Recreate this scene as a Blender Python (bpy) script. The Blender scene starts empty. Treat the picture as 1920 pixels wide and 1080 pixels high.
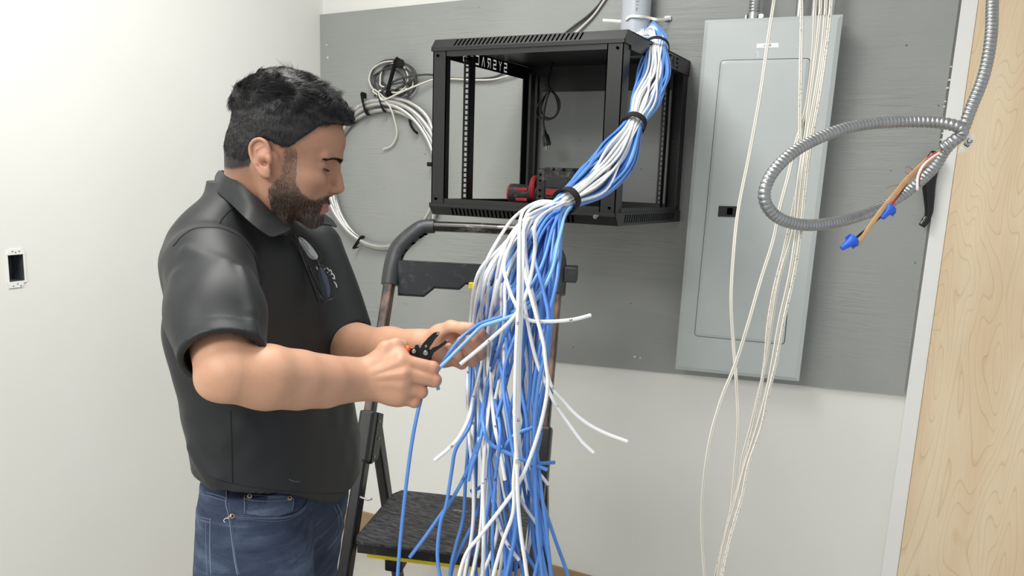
import bpy, bmesh, math, random
import numpy as np
from mathutils import Vector, Matrix
from mathutils.bvhtree import BVHTree
random.seed(7)
rng = np.random.default_rng(7)

# ------------------------------------------------------------------ camera
IW, IH, FPX = 1920, 1080, 1388.28
YAW, PITCH, ROLL = -0.454362, 0.15974, 0.03222
CAM = np.array([2.1207, -2.4929, 1.6165])


def cam_rows():
    cy, sy = math.cos(YAW), math.sin(YAW)
    cp, sp = math.cos(PITCH), math.sin(PITCH)
    f = np.array([sy * cp, cy * cp, -sp])
    r = np.array([cy, -sy, 0.0])
    u = np.cross(r, f)
    cr, sr = math.cos(ROLL), math.sin(ROLL)
    return np.array([cr * r + sr * u, -sr * r + cr * u, f])


CM = cam_rows()
scene = bpy.context.scene
COL = scene.collection
cd = bpy.data.cameras.new('camera')
cam = bpy.data.objects.new('camera', cd)
COL.objects.link(cam)
cd.sensor_width = 36.0
cd.lens = 36.0 * FPX / IW
cd.clip_start = 0.05
cam.matrix_world = Matrix(((CM[0][0], CM[1][0], -CM[2][0], CAM[0]),
                           (CM[0][1], CM[1][1], -CM[2][1], CAM[1]),
                           (CM[0][2], CM[1][2], -CM[2][2], CAM[2]),
                           (0, 0, 0, 1)))
scene.camera = cam

# ------------------------------------------------------------------ world, lamps, exposure
scene.view_settings.view_transform = 'Standard'
scene.view_settings.look = 'None'
scene.view_settings.gamma = 1
scene.view_settings.use_curve_mapping = False
scene.view_settings.exposure = 0.14
world = bpy.data.worlds.new('world')
scene.world = world
world.use_nodes = True
world.node_tree.nodes['Background'].inputs[0].default_value = (0.93, 0.97, 1.0, 1)
world.node_tree.nodes['Background'].inputs[1].default_value = 0.64


def area_light(name, loc, target, sx, sy, power, color=(1, 0.985, 0.95)):
    ld = bpy.data.lights.new(name, 'AREA')
    ld.shape = 'RECTANGLE'
    ld.size, ld.size_y, ld.energy, ld.color = sx, sy, power, color
    lo = bpy.data.objects.new(name, ld)
    COL.objects.link(lo)
    lo.location = loc
    d = Vector(target) - Vector(loc)
    lo.rotation_euler = d.to_track_quat('-Z', 'Y').to_euler()
    return lo


area_light('ceiling_lamp_near_corner', (1.05, -1.45, 2.86), (1.05, -1.45, 0), 0.6, 1.2, 34)
area_light('ceiling_lamp_behind_camera', (1.1, -3.9, 2.86), (1.1, -3.9, 0), 1.2, 1.2, 78)


# ------------------------------------------------------------------ pixel -> place in the room
def ray(u, w):
    return CM.T @ np.array([(u - 960) / FPX, (540 - w) / FPX, 1.0])


def on_plane(u, w, n, d):
    n = np.array(n, float)
    r = ray(u, w)
    return CAM + r * ((d - n @ CAM) / (n @ r))


def on_y(u, w, y=0.0):
    return on_plane(u, w, (0, 1, 0), y)


def at_depth(u, w, d):
    return CAM + ray(u, w) * d


# ------------------------------------------------------------------ bookkeeping
WLOC = {}


def tag(o, label=None, cat=None, group=None, kind=None):
    if label: o['label'] = label
    if cat: o['category'] = cat
    if group: o['group'] = group
    if kind: o['kind'] = kind
    return o


def thing(name, loc, label, cat, group=None):
    o = bpy.data.objects.new(name, None)
    o.empty_display_size = 0.05
    COL.objects.link(o)
    o.location = Vector(loc)
    WLOC[o] = Vector(loc)
    return tag(o, label, cat, group)


class MB:
    """collects geometry in world coordinates, builds one mesh object"""

    def __init__(self):
        self.v, self.f, self.m = [], [], []
        self.cur = 0

    def add(self, verts, faces, mi=None):
        o = len(self.v)
        self.v.extend([tuple(map(float, p)) for p in verts])
        self.f.extend([tuple(i + o for i in f) for f in faces])
        self.m.extend([self.cur if mi is None else mi] * len(faces))

    def box(self, c, s, M=None, mi=None):
        c = np.array(c, float); h = np.array(s, float) / 2
        P = []
        for dz in (-1, 1):
            for dx, dy in ((-1, -1), (1, -1), (1, 1), (-1, 1)):
                q = np.array([dx, dy, dz]) * h
                if M is not None: q = M @ q
                P.append(c + q)
        self.add(P, [(3, 2, 1, 0), (4, 5, 6, 7), (0, 1, 5, 4), (1, 2, 6, 5), (2, 3, 7, 6), (3, 0, 4, 7)], mi)

    def box2(self, a, b, mi=None):
        a = np.minimum(a, b) * 1.0, np.maximum(a, b) * 1.0
        self.box((a[0] + a[1]) / 2, a[1] - a[0], None, mi)

    def bbox(self, c, s, bev, M=None, mi=None):
        """box with chamfered edges"""
        bm = bmesh.new()
        bmesh.ops.create_cube(bm, size=1)
        for v in bm.verts: v.co = Vector((v.co.x * s[0], v.co.y * s[1], v.co.z * s[2]))
        bmesh.ops.bevel(bm, geom=bm.edges[:], offset=bev, segments=2, affect='EDGES', profile=0.6)
        P = []
        for v in bm.verts:
            q = np.array(v.co)
            if M is not None: q = M @ q
            P.append(np.array(c, float) + q)
        bm.verts.index_update()
        self.add(P, [[v.index for v in f.verts] for f in bm.faces], mi)
        bm.free()

    def tube(self, pts, rad, n=10, cap=True, mi=None, flat=None, ref=None):
        """tube along pts; rad scalar or list; flat=(sx,sy) scales the section"""
        P = np.array(pts, float)
        N = len(P)
        R = np.full(N, rad) if np.isscalar(rad) else np.array(rad, float)
        T = np.gradient(P, axis=0)
        T /= np.linalg.norm(T, axis=1)[:, None] + 1e-12
        up = np.array(ref if ref is not None else (0, 0, 1.0), float)
        if abs(T[0] @ up) > 0.95: up = np.array([1.0, 0.2, 0])
        a = up - T[0] * (T[0] @ up); a /= np.linalg.norm(a)
        ang = np.arange(n) * 2 * math.pi / n
        ca, sa = np.cos(ang), np.sin(ang)
        if flat: ca, sa = ca * flat[0], sa * flat[1]
        V = []
        for i in range(N):
            if i:
                a = a - T[i] * (T[i] @ a)
                a /= np.linalg.norm(a) + 1e-12
            b = np.cross(T[i], a)
            V.append(P[i] + R[i] * (ca[:, None] * a + sa[:, None] * b))
        V = np.concatenate(V)
        F = []
        for i in range(N - 1):
            for k in range(n):
                k2 = (k + 1) % n
                F.append((i * n + k, i * n + k2, (i + 1) * n + k2, (i + 1) * n + k))
        if cap:
            F.append(tuple(range(n - 1, -1, -1)))
            F.append(tuple((N - 1) * n + k for k in range(n)))
        self.add(V, F, mi)

    def prism(self, poly, y0, y1, fr, mi=None):
        """poly: 2D points; fr(a,b,c)->world, extruded between c=y0 and c=y1"""
        n = len(poly)
        V = [fr(a, b, y0) for a, b in poly] + [fr(a, b, y1) for a, b in poly]
        F = [tuple(range(n - 1, -1, -1)), tuple(range(n, 2 * n))]
        F += [(i, (i + 1) % n, n + (i + 1) % n, n + i) for i in range(n)]
        self.add(V, F, mi)

    def build(self, name, mats, parent=None, smooth=False, auto=None, wn=False):
        me = bpy.data.meshes.new(name)
        V = np.array(self.v, float)
        lo, hi = V.min(0), V.max(0)
        c = Vector(((lo[0] + hi[0]) / 2, (lo[1] + hi[1]) / 2, lo[2]))
        if parent is not None: c = (Vector(lo) + Vector(hi)) / 2
        me.from_pydata([tuple(p - np.array(c)) for p in V], [], self.f)
        if not isinstance(mats, (list, tuple)): mats = [mats]
        for m in mats: me.materials.append(m)
        if len(mats) > 1:
            me.polygons.foreach_set('material_index', np.array(self.m, np.int32))
        me.update()
        bm = bmesh.new(); bm.from_mesh(me)
        bmesh.ops.recalc_face_normals(bm, faces=bm.faces[:])
        bm.to_mesh(me); bm.free()
        if smooth or auto:
            me.polygons.foreach_set('use_smooth', np.ones(len(me.polygons), bool))
            if auto:
                try:
                    me.set_sharp_from_angle(angle=math.radians(auto))
                except Exception:
                    pass
        return link(name, me, c, parent)


def link(name, data, c, parent=None):
    o = bpy.data.objects.new(name, data)
    COL.objects.link(o)
    c = Vector(c)
    WLOC[o] = c
    if parent is not None:
        o.parent = parent
        o.location = c - WLOC[parent]
    else:
        o.location = c
    return o


def spline(P, n=8, closed=False):
    """Catmull-Rom through the points"""
    P = np.array(P, float)
    if closed:
        Q = np.concatenate([P[-1:], P, P[:2]])
    else:
        Q = np.concatenate([2 * P[:1] - P[1:2], P, 2 * P[-1:] - P[-2:-1]])
    out = []
    for i in range(1, len(Q) - 2):
        p0, p1, p2, p3 = Q[i - 1], Q[i], Q[i + 1], Q[i + 2]
        for k in range(n):
            t = k / n
            out.append(0.5 * ((2 * p1) + (p2 - p0) * t + (2 * p0 - 5 * p1 + 4 * p2 - p3) * t * t
                              + (3 * p1 - p0 - 3 * p2 + p3) * t ** 3))
    out.append(Q[-2])
    return np.array(out)


def resample(P, step):
    P = np.array(P, float)
    d = np.concatenate([[0], np.cumsum(np.linalg.norm(np.diff(P, axis=0), axis=1))])
    n = max(2, int(d[-1] / step) + 1)
    s = np.linspace(0, d[-1], n)
    return np.stack([np.interp(s, d, P[:, k]) for k in range(P.shape[1])], 1), s


# ------------------------------------------------------------------ materials
def lin(h):
    if isinstance(h, str):
        h = [int(h[i:i + 2], 16) / 255 for i in (0, 2, 4)]
    return tuple(c / 12.92 if c <= 0.04045 else ((c + 0.055) / 1.055) ** 2.4 for c in h) + (1,)


class NT:
    def __init__(self, name):
        self.m = bpy.data.materials.new(name)
        self.m.use_nodes = True
        self.t = self.m.node_tree
        self.b = self.t.nodes['Principled BSDF']

    def n(self, typ, **kw):
        nd = self.t.nodes.new(typ)
        for k, v in kw.items():
            if k.startswith('i_'):
                nd.inputs[k[2:].replace('_', ' ')].default_value = v
            else:
                setattr(nd, k, v)
        return nd

    def l(self, a, b):
        self.t.links.new(a, b)

    def coords(self, scale=(1, 1, 1), rot=(0, 0, 0)):
        tc = self.n('ShaderNodeTexCoord')
        mp = self.n('ShaderNodeMapping')
        mp.inputs['Scale'].default_value = scale
        mp.inputs['Rotation'].default_value = rot
        self.l(tc.outputs['Object'], mp.inputs['Vector'])
        return mp.outputs[0]

    def noise(self, vec, scale, detail=3, rough=0.5, dist=0.0):
        nz = self.n('ShaderNodeTexNoise')
        nz.inputs['Scale'].default_value = scale
        nz.inputs['Detail'].default_value = detail
        nz.inputs['Roughness'].default_value = rough
        nz.inputs['Distortion'].default_value = dist
        self.l(vec, nz.inputs['Vector'])
        return nz.outputs['Fac']

    def ramp(self, fac, stops, interp='LINEAR'):
        r = self.n('ShaderNodeValToRGB')
        r.color_ramp.interpolation = interp
        e = r.color_ramp.elements
        while len(e) < len(stops): e.new(0.5)
        for i, (p, c) in enumerate(stops):
            e[i].position = p
            e[i].color = c if len(c) == 4 else tuple(c) + (1,)
        self.l(fac, r.inputs[0])
        return r.outputs['Color']

    def bump(self, h, strength=0.2, dist=0.002):
        b = self.n('ShaderNodeBump')
        b.inputs['Strength'].default_value = strength
        b.inputs['Distance'].default_value = dist
        self.l(h, b.inputs['Height'])
        self.l(b.outputs[0], self.b.inputs['Normal'])
        return b


def G(v): return (v, v, v, 1)


def simple(name, col, rough=0.5, metal=0.0, var=0.06, vscale=12, bump=0.0, bscale=60, coat=0.0, spec=0.5):
    """flat colour with a faint procedural variation"""
    t = NT(name)
    c = lin(col)
    v = t.coords()
    f = t.noise(v, vscale, 4)
    lo = tuple(x * (1 - var) for x in c[:3]) + (1,)
    hi = tuple(min(1, x * (1 + var)) for x in c[:3]) + (1,)
    t.l(t.ramp(f, [(0.3, lo), (0.7, hi)]), t.b.inputs['Base Color'])
    t.b.inputs['Roughness'].default_value = rough
    t.b.inputs['Metallic'].default_value = metal
    t.b.inputs['Coat Weight'].default_value = coat
    t.b.inputs['Specular IOR Level'].default_value = spec
    if bump:
        t.bump(t.noise(v, bscale, 4), bump)
    return t.m


def mat_wall():
    t = NT('painted_drywall')
    v = t.coords()
    t.l(t.ramp(t.noise(v, 2.2, 4), [(0.3, lin('e4e4df')), (0.7, lin('e8e8e4'))]), t.b.inputs['Base Color'])
    t.b.inputs['Roughness'].default_value = 0.75
    t.bump(t.noise(v, 170, 3), 0.10, 0.001)
    return t.m


def mat_backboard():
    t = NT('grey_painted_plywood')
    v = t.coords((1.3, 1, 16))
    v2 = t.coords((2, 2, 2))
    grain = t.noise(v, 5, 6, 0.62, 0.7)
    mask = t.ramp(t.noise(v2, 1.1, 3), [(0.42, G(0)), (0.62, G(1))])
    mul = t.n('ShaderNodeMath', operation='MULTIPLY')
    t.l(grain, mul.inputs[0]); t.l(mask, mul.inputs[1])
    add = t.n('ShaderNodeMath', operation='ADD')
    fine = t.noise(t.coords((1, 1, 5)), 60, 3)
    sc = t.n('ShaderNodeMath', operation='MULTIPLY'); sc.inputs[1].default_value = 0.09
    t.l(fine, sc.inputs[0])
    t.l(mul.outputs[0], add.inputs[0]); t.l(sc.outputs[0], add.inputs[1])
    t.l(t.ramp(t.noise(v2, 1.6, 4), [(0.3, lin('929593')), (0.7, lin('9a9c9a'))]), t.b.inputs['Base Color'])
    t.b.inputs['Roughness'].default_value = 0.55
    t.bump(add.outputs[0], 0.65, 0.007)
    return t.m


def mat_maple():
    t = NT('maple_plywood_face')
    v = t.coords((3.4, 1, 0.62))
    w = t.noise(v, 1.5, 2, 0.45, 0.5)
    m = t.n('ShaderNodeMath', operation='MULTIPLY'); m.inputs[1].default_value = 34
    t.l(w, m.inputs[0])
    s = t.n('ShaderNodeMath', operation='FRACT')
    t.l(m.outputs[0], s.inputs[0])
    g1 = t.ramp(s.outputs[0], [(0.0, lin('d8c4a6')), (0.05, lin('e3d1b5')), (0.16, lin('ecdec7')), (1.0, lin('ebdbc1'))])
    fib = t.noise(t.coords((90, 1, 3)), 3, 4, 0.6)
    g2 = t.ramp(fib, [(0.3, G(0.92)), (0.65, G(1.0))])
    big = t.ramp(t.noise(t.coords((5, 1, 0.7)), 1.3, 3, 0.5, 0.3), [(0.38, lin('eedcc4')), (0.62, lin('faf3e6'))])
    mx = t.n('ShaderNodeMix', data_type='RGBA', blend_type='MULTIPLY'); mx.inputs[0].default_value = 0.8
    t.l(g1, mx.inputs[6]); t.l(g2, mx.inputs[7])
    mx2 = t.n('ShaderNodeMix', data_type='RGBA', blend_type='MULTIPLY'); mx2.inputs[0].default_value = 0.75
    t.l(mx.outputs[2], mx2.inputs[6]); t.l(big, mx2.inputs[7])
    t.l(mx2.outputs[2], t.b.inputs['Base Color'])
    t.b.inputs['Roughness'].default_value = 0.55
    return t.m


def worn(name, base, scratch, rough=0.4, scale=14, lo=0.56, hi=0.66, stretch=(1, 1, 1), bump=0.1, metal=0.0):
    t = NT(name)
    v = t.coords(stretch)
    f = t.noise(v, scale, 7, 0.62, 0.2)
    t.l(t.ramp(f, [(lo, lin(base)), (hi, lin(scratch))]), t.b.inputs['Base Color'])
    t.b.inputs['Roughness'].default_value = rough
    t.b.inputs['Metallic'].default_value = metal
    if bump: t.bump(f, bump, 0.001)
    return t.m


M_wall = mat_wall()
M_board = mat_backboard()
M_maple = mat_maple()
M_plyedge = worn('plywood_edge', '9a8262', '5f4c38', 0.7, 40, stretch=(1, 1, 30))
M_trimw = simple('white_trim_paint', 'e9e9e7', 0.5, var=0.015)
M_floor = worn('grey_floor', 'b9b7b0', 'a5a29b', 0.45, 3, 0.4, 0.7, bump=0)
M_basebd = simple('tan_baseboard', '9d8464', 0.6, var=0.08)
M_black = simple('black_powder_coat', '101113', 0.4, bump=0.08, bscale=500, var=0.1)
M_blackd = simple('black_recess', '020202', 0.9, var=0.1, spec=0.0)
M_panel = simple('grey_enamel', 'b6bcbc', 0.38, var=0.02, bump=0.03, bscale=300)
M_pvc = simple('pale_grey_pvc', 'b9bec5', 0.35, var=0.03)
M_steel = simple('galvanised_steel', 'b4b6b8', 0.32, 0.9, var=0.1, vscale=60)
M_steeld = simple('dull_flexible_steel', 'a4a6a8', 0.36, 0.85, var=0.1, vscale=60)
M_ladgrey = worn('dark_grey_ladder_plastic', '2b2d30', '55585c', 0.45, 40, 0.55, 0.8, bump=0.06)
M_steelw = simple('aluminium_armour', 'c9c9c6', 0.3, 0.85, var=0.06, vscale=60)
M_zip = simple('white_nylon', 'e3e2dd', 0.4, var=0.03)
M_velcro = simple('black_velcro', '0d0d0e', 0.9, var=0.3, vscale=300, bump=0.4, bscale=900)
M_ladplastic = worn('black_ladder_plastic', '141416', '3c3d40', 0.42, 30, 0.60, 0.78, bump=0.08)
M_ladtube = worn('rust_worn_black_tube', '1c1b1b', '6f5446', 0.38, 16, 0.42, 0.62, (1, 1, 0.35), metal=0.2)
M_ladtube2 = worn('worn_black_tube', '0b0b0c', '2a2523', 0.35, 26, 0.56, 0.7, (1, 1, 0.4), metal=0.2)
M_ladbar = worn('scuffed_black_bar', '2c2a29', '9c9894', 0.25, 34, 0.5, 0.72, (0.4, 0.4, 1), metal=0.5)
M_tread = worn('scuffed_black_tread', '19191b', '69696c', 0.55, 42, 0.40, 0.80, (1, 7, 1), bump=0.12)
M_yellow = simple('yellow_plastic', 'd8c01a', 0.45, var=0.05)
M_bluec = simple('blue_cable_jacket', '568ad4', 0.34, var=0.04, spec=0.5)
M_bluel = simple('light_blue_cable_jacket', '86bcec', 0.34, var=0.04)
M_whitec = simple('white_cable_jacket', 'e4e6e8', 0.36, var=0.02)
M_ivory = simple('ivory_wire_jacket', 'd3cfc5', 0.4, var=0.03)
M_ink = simple('black_print', '101010', 0.7)
M_copper = simple('bare_copper', 'c08a5e', 0.35, 0.8)
M_darkwire = simple('dark_grey_cable', '3b3c3e', 0.45)
M_blackw = simple('black_rubber_cable', '111112', 0.4)
M_screw = simple('zinc_screw', '9a9a98', 0.3, 0.9)
# ================================================================== the setting
XL, XR, YF, ZC = 0.0, 3.9, -5.2, 2.9


def slab(name, a, b, m):
    mb = MB(); mb.box2(np.array(a, float), np.array(b, float))
    return tag(mb.build(name, m), kind='structure')


slab('floor', (XL - .1, YF, -.1), (XR, .1, 0), M_floor)
slab('wall_back', (XL - .1, 0, 0), (XR, .1, ZC), M_wall)
mb = MB()   # left wall with the hole of the outlet box
OB = dict(y0=-1.302, y1=-1.255, z0=1.262, z1=1.344)
o0, o1 = -1.3015, -1.2545
mb.box2(np.array([-.1, YF, 0]), np.array([0, o0, ZC])); mb.box2(np.array([-.1, o1, 0]), np.array([0, 0, ZC]))
mb.box2(np.array([-.1, o0, 0]), np.array([0, o1, OB['z0']])); mb.box2(np.array([-.1, o0, OB['z1']]), np.array([0, o1, ZC]))
tag(mb.build('wall_left', M_wall), kind='structure')
slab('ceiling', (XL - .1, YF, ZC), (XR, .1, ZC + .05), M_trimw)
slab('baseboard_back', (0.0, -.012, 0), (2.36, 0, .098), M_basebd)
slab('baseboard_left', (0.0, YF, 0), (.012, -.012, .098), M_basebd)

# painted backboard, its corners a little out of square
q = [on_y(606, 27), on_y(1812, -96), on_y(1694.5, 741), on_y(616, 640)]
q[0][0] = q[3][0] = 0.002
q[1][0] = on_y(1798, 0)[0] + .004
BT = 0.018
mb = MB()
V = [(p[0], 0, p[2]) for p in q] + [(p[0], -BT, p[2]) for p in q]
# shrink the front face so that it projects where the photo has it
qf = [on_y(606, 27, -BT), on_y(1812, -96, -BT), on_y(1694.5, 741, -BT), on_y(616, 640, -BT)]
qf[0][0] = qf[3][0] = 0.002
V = [(p[0], -0.0005, p[2]) for p in qf] + [(p[0], -BT, p[2]) for p in qf]
mb.add(V, [(0, 1, 2, 3), (7, 6, 5, 4), (0, 4, 5, 1), (1, 5, 6, 2), (2, 6, 7, 3), (3, 7, 4, 0)])
bb = thing('backboard', (1.2, 0, 1.0), 'large grey painted plywood backboard on the back wall behind rack and panel', 'backboard')
mb.build('panel', M_board, bb)
# paint chips and nail marks in the board
M_chip = simple('chipped_paint', 'd9d3c6', 0.7)
for (px, py, s) in [(1190, 669, 5), (1200, 671, 4), (1795, 110, 3), (1783, 125, 3), (1780, 150, 4), (1776, 165, 4), (1772, 190, 3), (612, 84, 4), (614, 108, 5),
                    (616, 433, 3), (1767, 250, 3), (1765, 262, 4), (1762, 275, 3), (1770, 200, 3)]:
    p = on_y(px, py, -BT - .0004)
    k = s * .0011
    mb = MB()
    mb.add([p + (-k, 0, -.4 * k), p + (k * .7, 0, -.6 * k), p + (k, 0, .5 * k), p + (-.3 * k, 0, .8 * k)], [(0, 1, 2, 3)])
    mb.build('paint_chip', M_chip, bb)
M_dimple = simple('dark_nail_dimple', '4b4c4b', 0.8)
for (px, py, s) in [(725, 225, 2.2), (720, 353, 2), (797, 289, 3), (1088, 264, 2), (727, 480, 2), (760, 570, 2.5), (1079, 465, 2), (1183, 569, 2.6), (1075, 651, 3),
                    (896, 265, 2), (1202, 317, 2.5), (1700, 85, 3), (1760, 198, 2.5), (898, 14, 2), (1303, 255, 2), (1716, 493, 2.5), (1670, 320, 2), (750, 247, 2)]:
    p = on_y(px, py, -BT - .0004)
    k = s * .0010
    mb = MB()
    mb.add([p + (k * math.cos(a), 0, k * .7 * math.sin(a)) for a in np.arange(7) * 2 * math.pi / 7], [tuple(range(7))])
    mb.build('nail_mark', M_dimple, bb)

# white trim beside the board, then the maple plywood sheet
c0, c1 = on_y(1798.5, 0), on_y(1695, 741)
d0, d1 = on_y(1833, 0, -.022), on_y(1680, 1080, -.022)


def xat(a, b, z): return a[0] + (b[0] - a[0]) * (z - a[2]) / (b[2] - a[2])


def strip(name, xl, xr, y, m, z0=0.0, z1=2.88, parent=None):
    mb = MB()
    V = [(xl(z0), -0.0005, z0), (xr(z0), -0.0005, z0), (xr(z1), -0.0005, z1), (xl(z1), -0.0005, z1)]
    V += [(a, -y, c) for a, b, c in V]
    mb.add(V, [(3, 2, 1, 0), (4, 5, 6, 7), (0, 1, 5, 4), (1, 2, 6, 5), (2, 3, 7, 6), (3, 0, 4, 7)])
    return mb.build(name, m, parent)


tl = lambda z: xat(c0, c1, z) + .0055
tr = lambda z: xat(d0, d1, z) + .002
tag(strip('trim_1', tl, lambda z: tr(z), .0195, M_trimw), kind='structure')
t = thing('plywood_sheet', (3.0, 0, 0), 'pale maple plywood sheet standing at the right side of the picture', 'plywood')
strip('face_veneer', lambda z: tr(z) + .001, lambda z: 3.6, .0235, M_maple, 0.0, 2.44, t)

# ------------------------------------------------------------------ open outlet box in the left wall
t = thing('outlet_box', (0, -1.278, 1.262), 'open electrical outlet box with white mounting frame in the left wall', 'outlet box')
ym = (o0 + o1) / 2
y0, y1, z0, z1 = o0, o1, OB['z0'], OB['z1']
mb = MB()
mb.box2(np.array([-.062, y0, z0]), np.array([-.058, y1, z1]))
for a, b in (((-.058, y0, z0), (-.001, y0 + .0015, z1)), ((-.058, y1 - .0015, z0), (-.001, y1, z1)),
             ((-.058, y0, z0), (-.001, y1, z0 + .0015)), ((-.058, y0, z1 - .0015), (-.001, y1, z1))):
    mb.box2(np.array(a), np.array(b))
mb.build('metal_box', simple('dull_zinc_box', '6c7074', 0.5, 0.6, var=0.25, vscale=30), t)
mb = MB()
fr = lambda a, b, c: np.array([c, ym - a, z0 + b])
H = z1 - z0; W = (y1 - y0) / 2
mb.prism([(-W - .002, H - .002), (-W + .004, H + .010), (W - .008, H + .010), (W + .001, H - .002), (W + .001, H - .005), (-W - .002, H - .005)][::-1], .0005, .003, fr)
mb.prism([(-W - .002, .003), (W + .002, .003), (W - .001, -.014), (-W + .010, -.014), (-W + .006, -.002), (-W - .002, -.001)], .0005, .003, fr)
mb.prism([(-W - .0015, 0), (-W + .003, 0), (-W + .003, H), (-W - .0015, H)], .0005, .0025, fr)
mb.prism([(W - .003, 0), (W + .002, 0), (W + .001, H), (W - .003, H)], .0005, .0025, fr)
mb.build('mounting_frame', M_trimw, t)
for a, b in ((-.01, H + .004), (.008, H + .005), (0, H + .0015), (.0, -.004), (-.008, -.010), (.012, -.009)):
    p = fr(a, b, .0032)
    mb = MB(); mb.tube([p, p + (.0006, 0, 0)], .0018, 8); mb.build('screw', M_screw, t)

# ------------------------------------------------------------------ server rack on the wall
RX0, RX1, RY0, RY1, RZ0, RZ1 = .953, 1.512, -.66, -.02, 1.478, 1.969
rk = thing('server_rack', (1.23, 0, RZ0), 'black open frame wall mount rack cabinet with slotted covers on the backboard', 'server rack')


def cover(name, zt, flip):
    """top/bottom cover: thin tray with a chamfered front and slots in the chamfer"""
    mb = MB()
    s = -1 if flip else 1
    ch = .020

    def zz(d): return (zt - s * d)
    prof = [(RY0 + ch, 0), (RY1, 0), (RY1, .034), (RY1 - .002, .034), (RY1 - .002, .002), (RY0 + ch + .001, .002), (RY0 + .002, .0245), (RY0 + .002, .034), (RY0, .034), (RY0, .024)]
    n = len(prof)
    xl, xr = RX0 - .004, RX1 + .004
    V = [(xl, y, zz(d)) for y, d in prof] + [(xr, y, zz(d)) for y, d in prof]
    mb.add(V, [(i, (i + 1) % n, n + (i + 1) % n, n + i) for i in range(n)])
    # chamfered ends of the front nose
    for x in (xl, xr - .002):
        mb.prism([(RY0, zz(.034)), (RY0, zz(.024)), (RY0 + ch, zz(0)), (RY0 + .05, zz(0)), (RY0 + .05, zz(.034))], x, x + .002, lambda a, b, c: np.array([c, a, b]))
    if flip:
        for x in (xl, xr - .002): mb.box2(np.array([x, RY0 + .05, zz(0)]), np.array([x + .002, RY1, zz(.034)]))
    L = math.hypot(.024, ch)
    nrm = np.array([0, -.024 / L, s * ch / L])
    dn = np.array([0, -ch / L, -s * .024 / L])
    for i in range(30):
        x = RX0 + .070 + i * .0128
        c = np.array([x, RY0 + ch / 2, zz(.012)]) + nrm * .0005
        a, b = dn * .0125, np.array([.0024, 0, 0])
        sk = np.array([.0022, 0, 0]) * (1 if not flip else -1)
        mb.add([c - a - b + sk, c - a + b + sk, c + a + b - sk * .6, c + a - b - sk * .6], [(0, 1, 2, 3)], 1)
    if flip:
        for i in range(26):
            y = RY0 + .075 + i * .0195
            c = np.array([xr + .0004, y, zz(.018)])
            mb.add([c + (0, -.003 - .004, -.011), c + (0, .003 - .004, -.011), c + (0, .003 + .004, .011), c + (0, -.003 + .004, .011)], [(0, 1, 2, 3)], 1)
    return mb.build(name, [M_black, M_blackd], rk)


cover('top_cover', RZ1, False)
cover('bottom_cover', RZ0, True)
Z0i, Z1i = RZ0 + .034, RZ1 - .034
PW = .044
for x, y, sx, sy in ((RX0, RY0 + .004, 1, 1), (RX1, RY0 + .004, -1, 1), (RX0, RY1, 1, -1), (RX1, RY1, -1, -1)):
    mb = MB()
    mb.box2(np.array([x, y, Z0i]), np.array([x + sx * PW, y + sy * .003, Z1i]))
    mb.box2(np.array([x, y, Z0i]), np.array([x + sx * .003, y + sy * .05, Z1i]))
    mb.box2(np.array([x + sx * PW, y, Z0i]), np.array([x + sx * (PW - .003), y + sy * .022, Z1i]))
    for z in (Z0i + .012, Z1i - .012):
        p = np.array([x + sx * .016, y - sy * .001, z])
        mb.tube([p, p + (0, -sy * .002, 0)], .0038, 10, mi=1)
    mb.build('post', [M_black, M_blackd], rk)
for y, s in ((RY0 + .004, 1), (RY1, -1)):
    for z in (Z0i, Z1i):
        mb = MB()
        h = .014 if s == 1 else .05
        if z == Z0i and s == -1: h = .02
        mb.box2(np.array([RX0 + PW, y, z]), np.array([RX1 - PW, y + s * .012, z + (h if z == Z0i else -h)]))
        mb.build('cross_rail', M_black, rk)
# 19 inch rails, real square holes
for x, sx in ((RX0 + .036, 1), (RX1 - .036, -1)):
    for y, sy in ((RY0 + .115, 1), (RY1 - .075, -1)):
        mb = MB()
        a, b = x, x + sx * .022
        hx0, hx1 = x + sx * .006, x + sx * .0155
        mb.box2(np.array([a, y, Z0i]), np.array([hx0, y + .002, Z1i]))
        mb.box2(np.array([hx1, y, Z0i]), np.array([b, y + .002, Z1i]))
        xf = max(a, b); mb.box2(np.array([xf, y, Z0i]), np.array([xf - .002, y + sy * .03, Z1i]))
        nh = int((Z1i - Z0i) / .0148)
        pz = (Z1i - Z0i) / nh
        for i in range(nh + 1):
            z = Z0i + i * pz
            mb.box2(np.array([hx0, y, max(Z0i, z - .0026)]), np.array([hx1, y + .002, min(Z1i, z + .0026)]))
        mb.build('mounting_rail', M_black, rk)
# brace between front and rear posts, under the covers, both sides (upper ones carry the cut out maker's name)
GL = {'S': [(0, 1), (.8, 1), (.8, .82), (.18, .82), (.18, .59), (.8, .59), (.8, 0), (0, 0), (0, .18), (.62, .18), (.62, .41), (0, .41)],
      'Y': [(0, 1), (.2, 1), (.4, .65), (.6, 1), (.8, 1), (.49, .5), (.49, 0), (.31, 0), (.31, .5)],
      'R': [(0, 1), (.8, 1), (.8, .5), (.55, .42), (.8, 0), (.58, 0), (.33, .42), (.3, .6), (.62, .62), (.62, .82), (.18, .82), (.18, 0), (0, 0)],
      'A': [(0, 0), (.31, 1), (.49, 1), (.8, 0), (.6, 0), (.4, .7), (.2, 0)],
      'C': [(.8, 1), (0, 1), (0, 0), (.8, 0), (.8, .18), (.18, .18), (.18, .82), (.8, .82)],
      'K': [(0, 0), (0, 1), (.18, 1), (.18, .58), (.58, 1), (.8, 1), (.35, .5), (.8, 0), (.58, 0), (.18, .42), (.18, 0)]}


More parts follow.
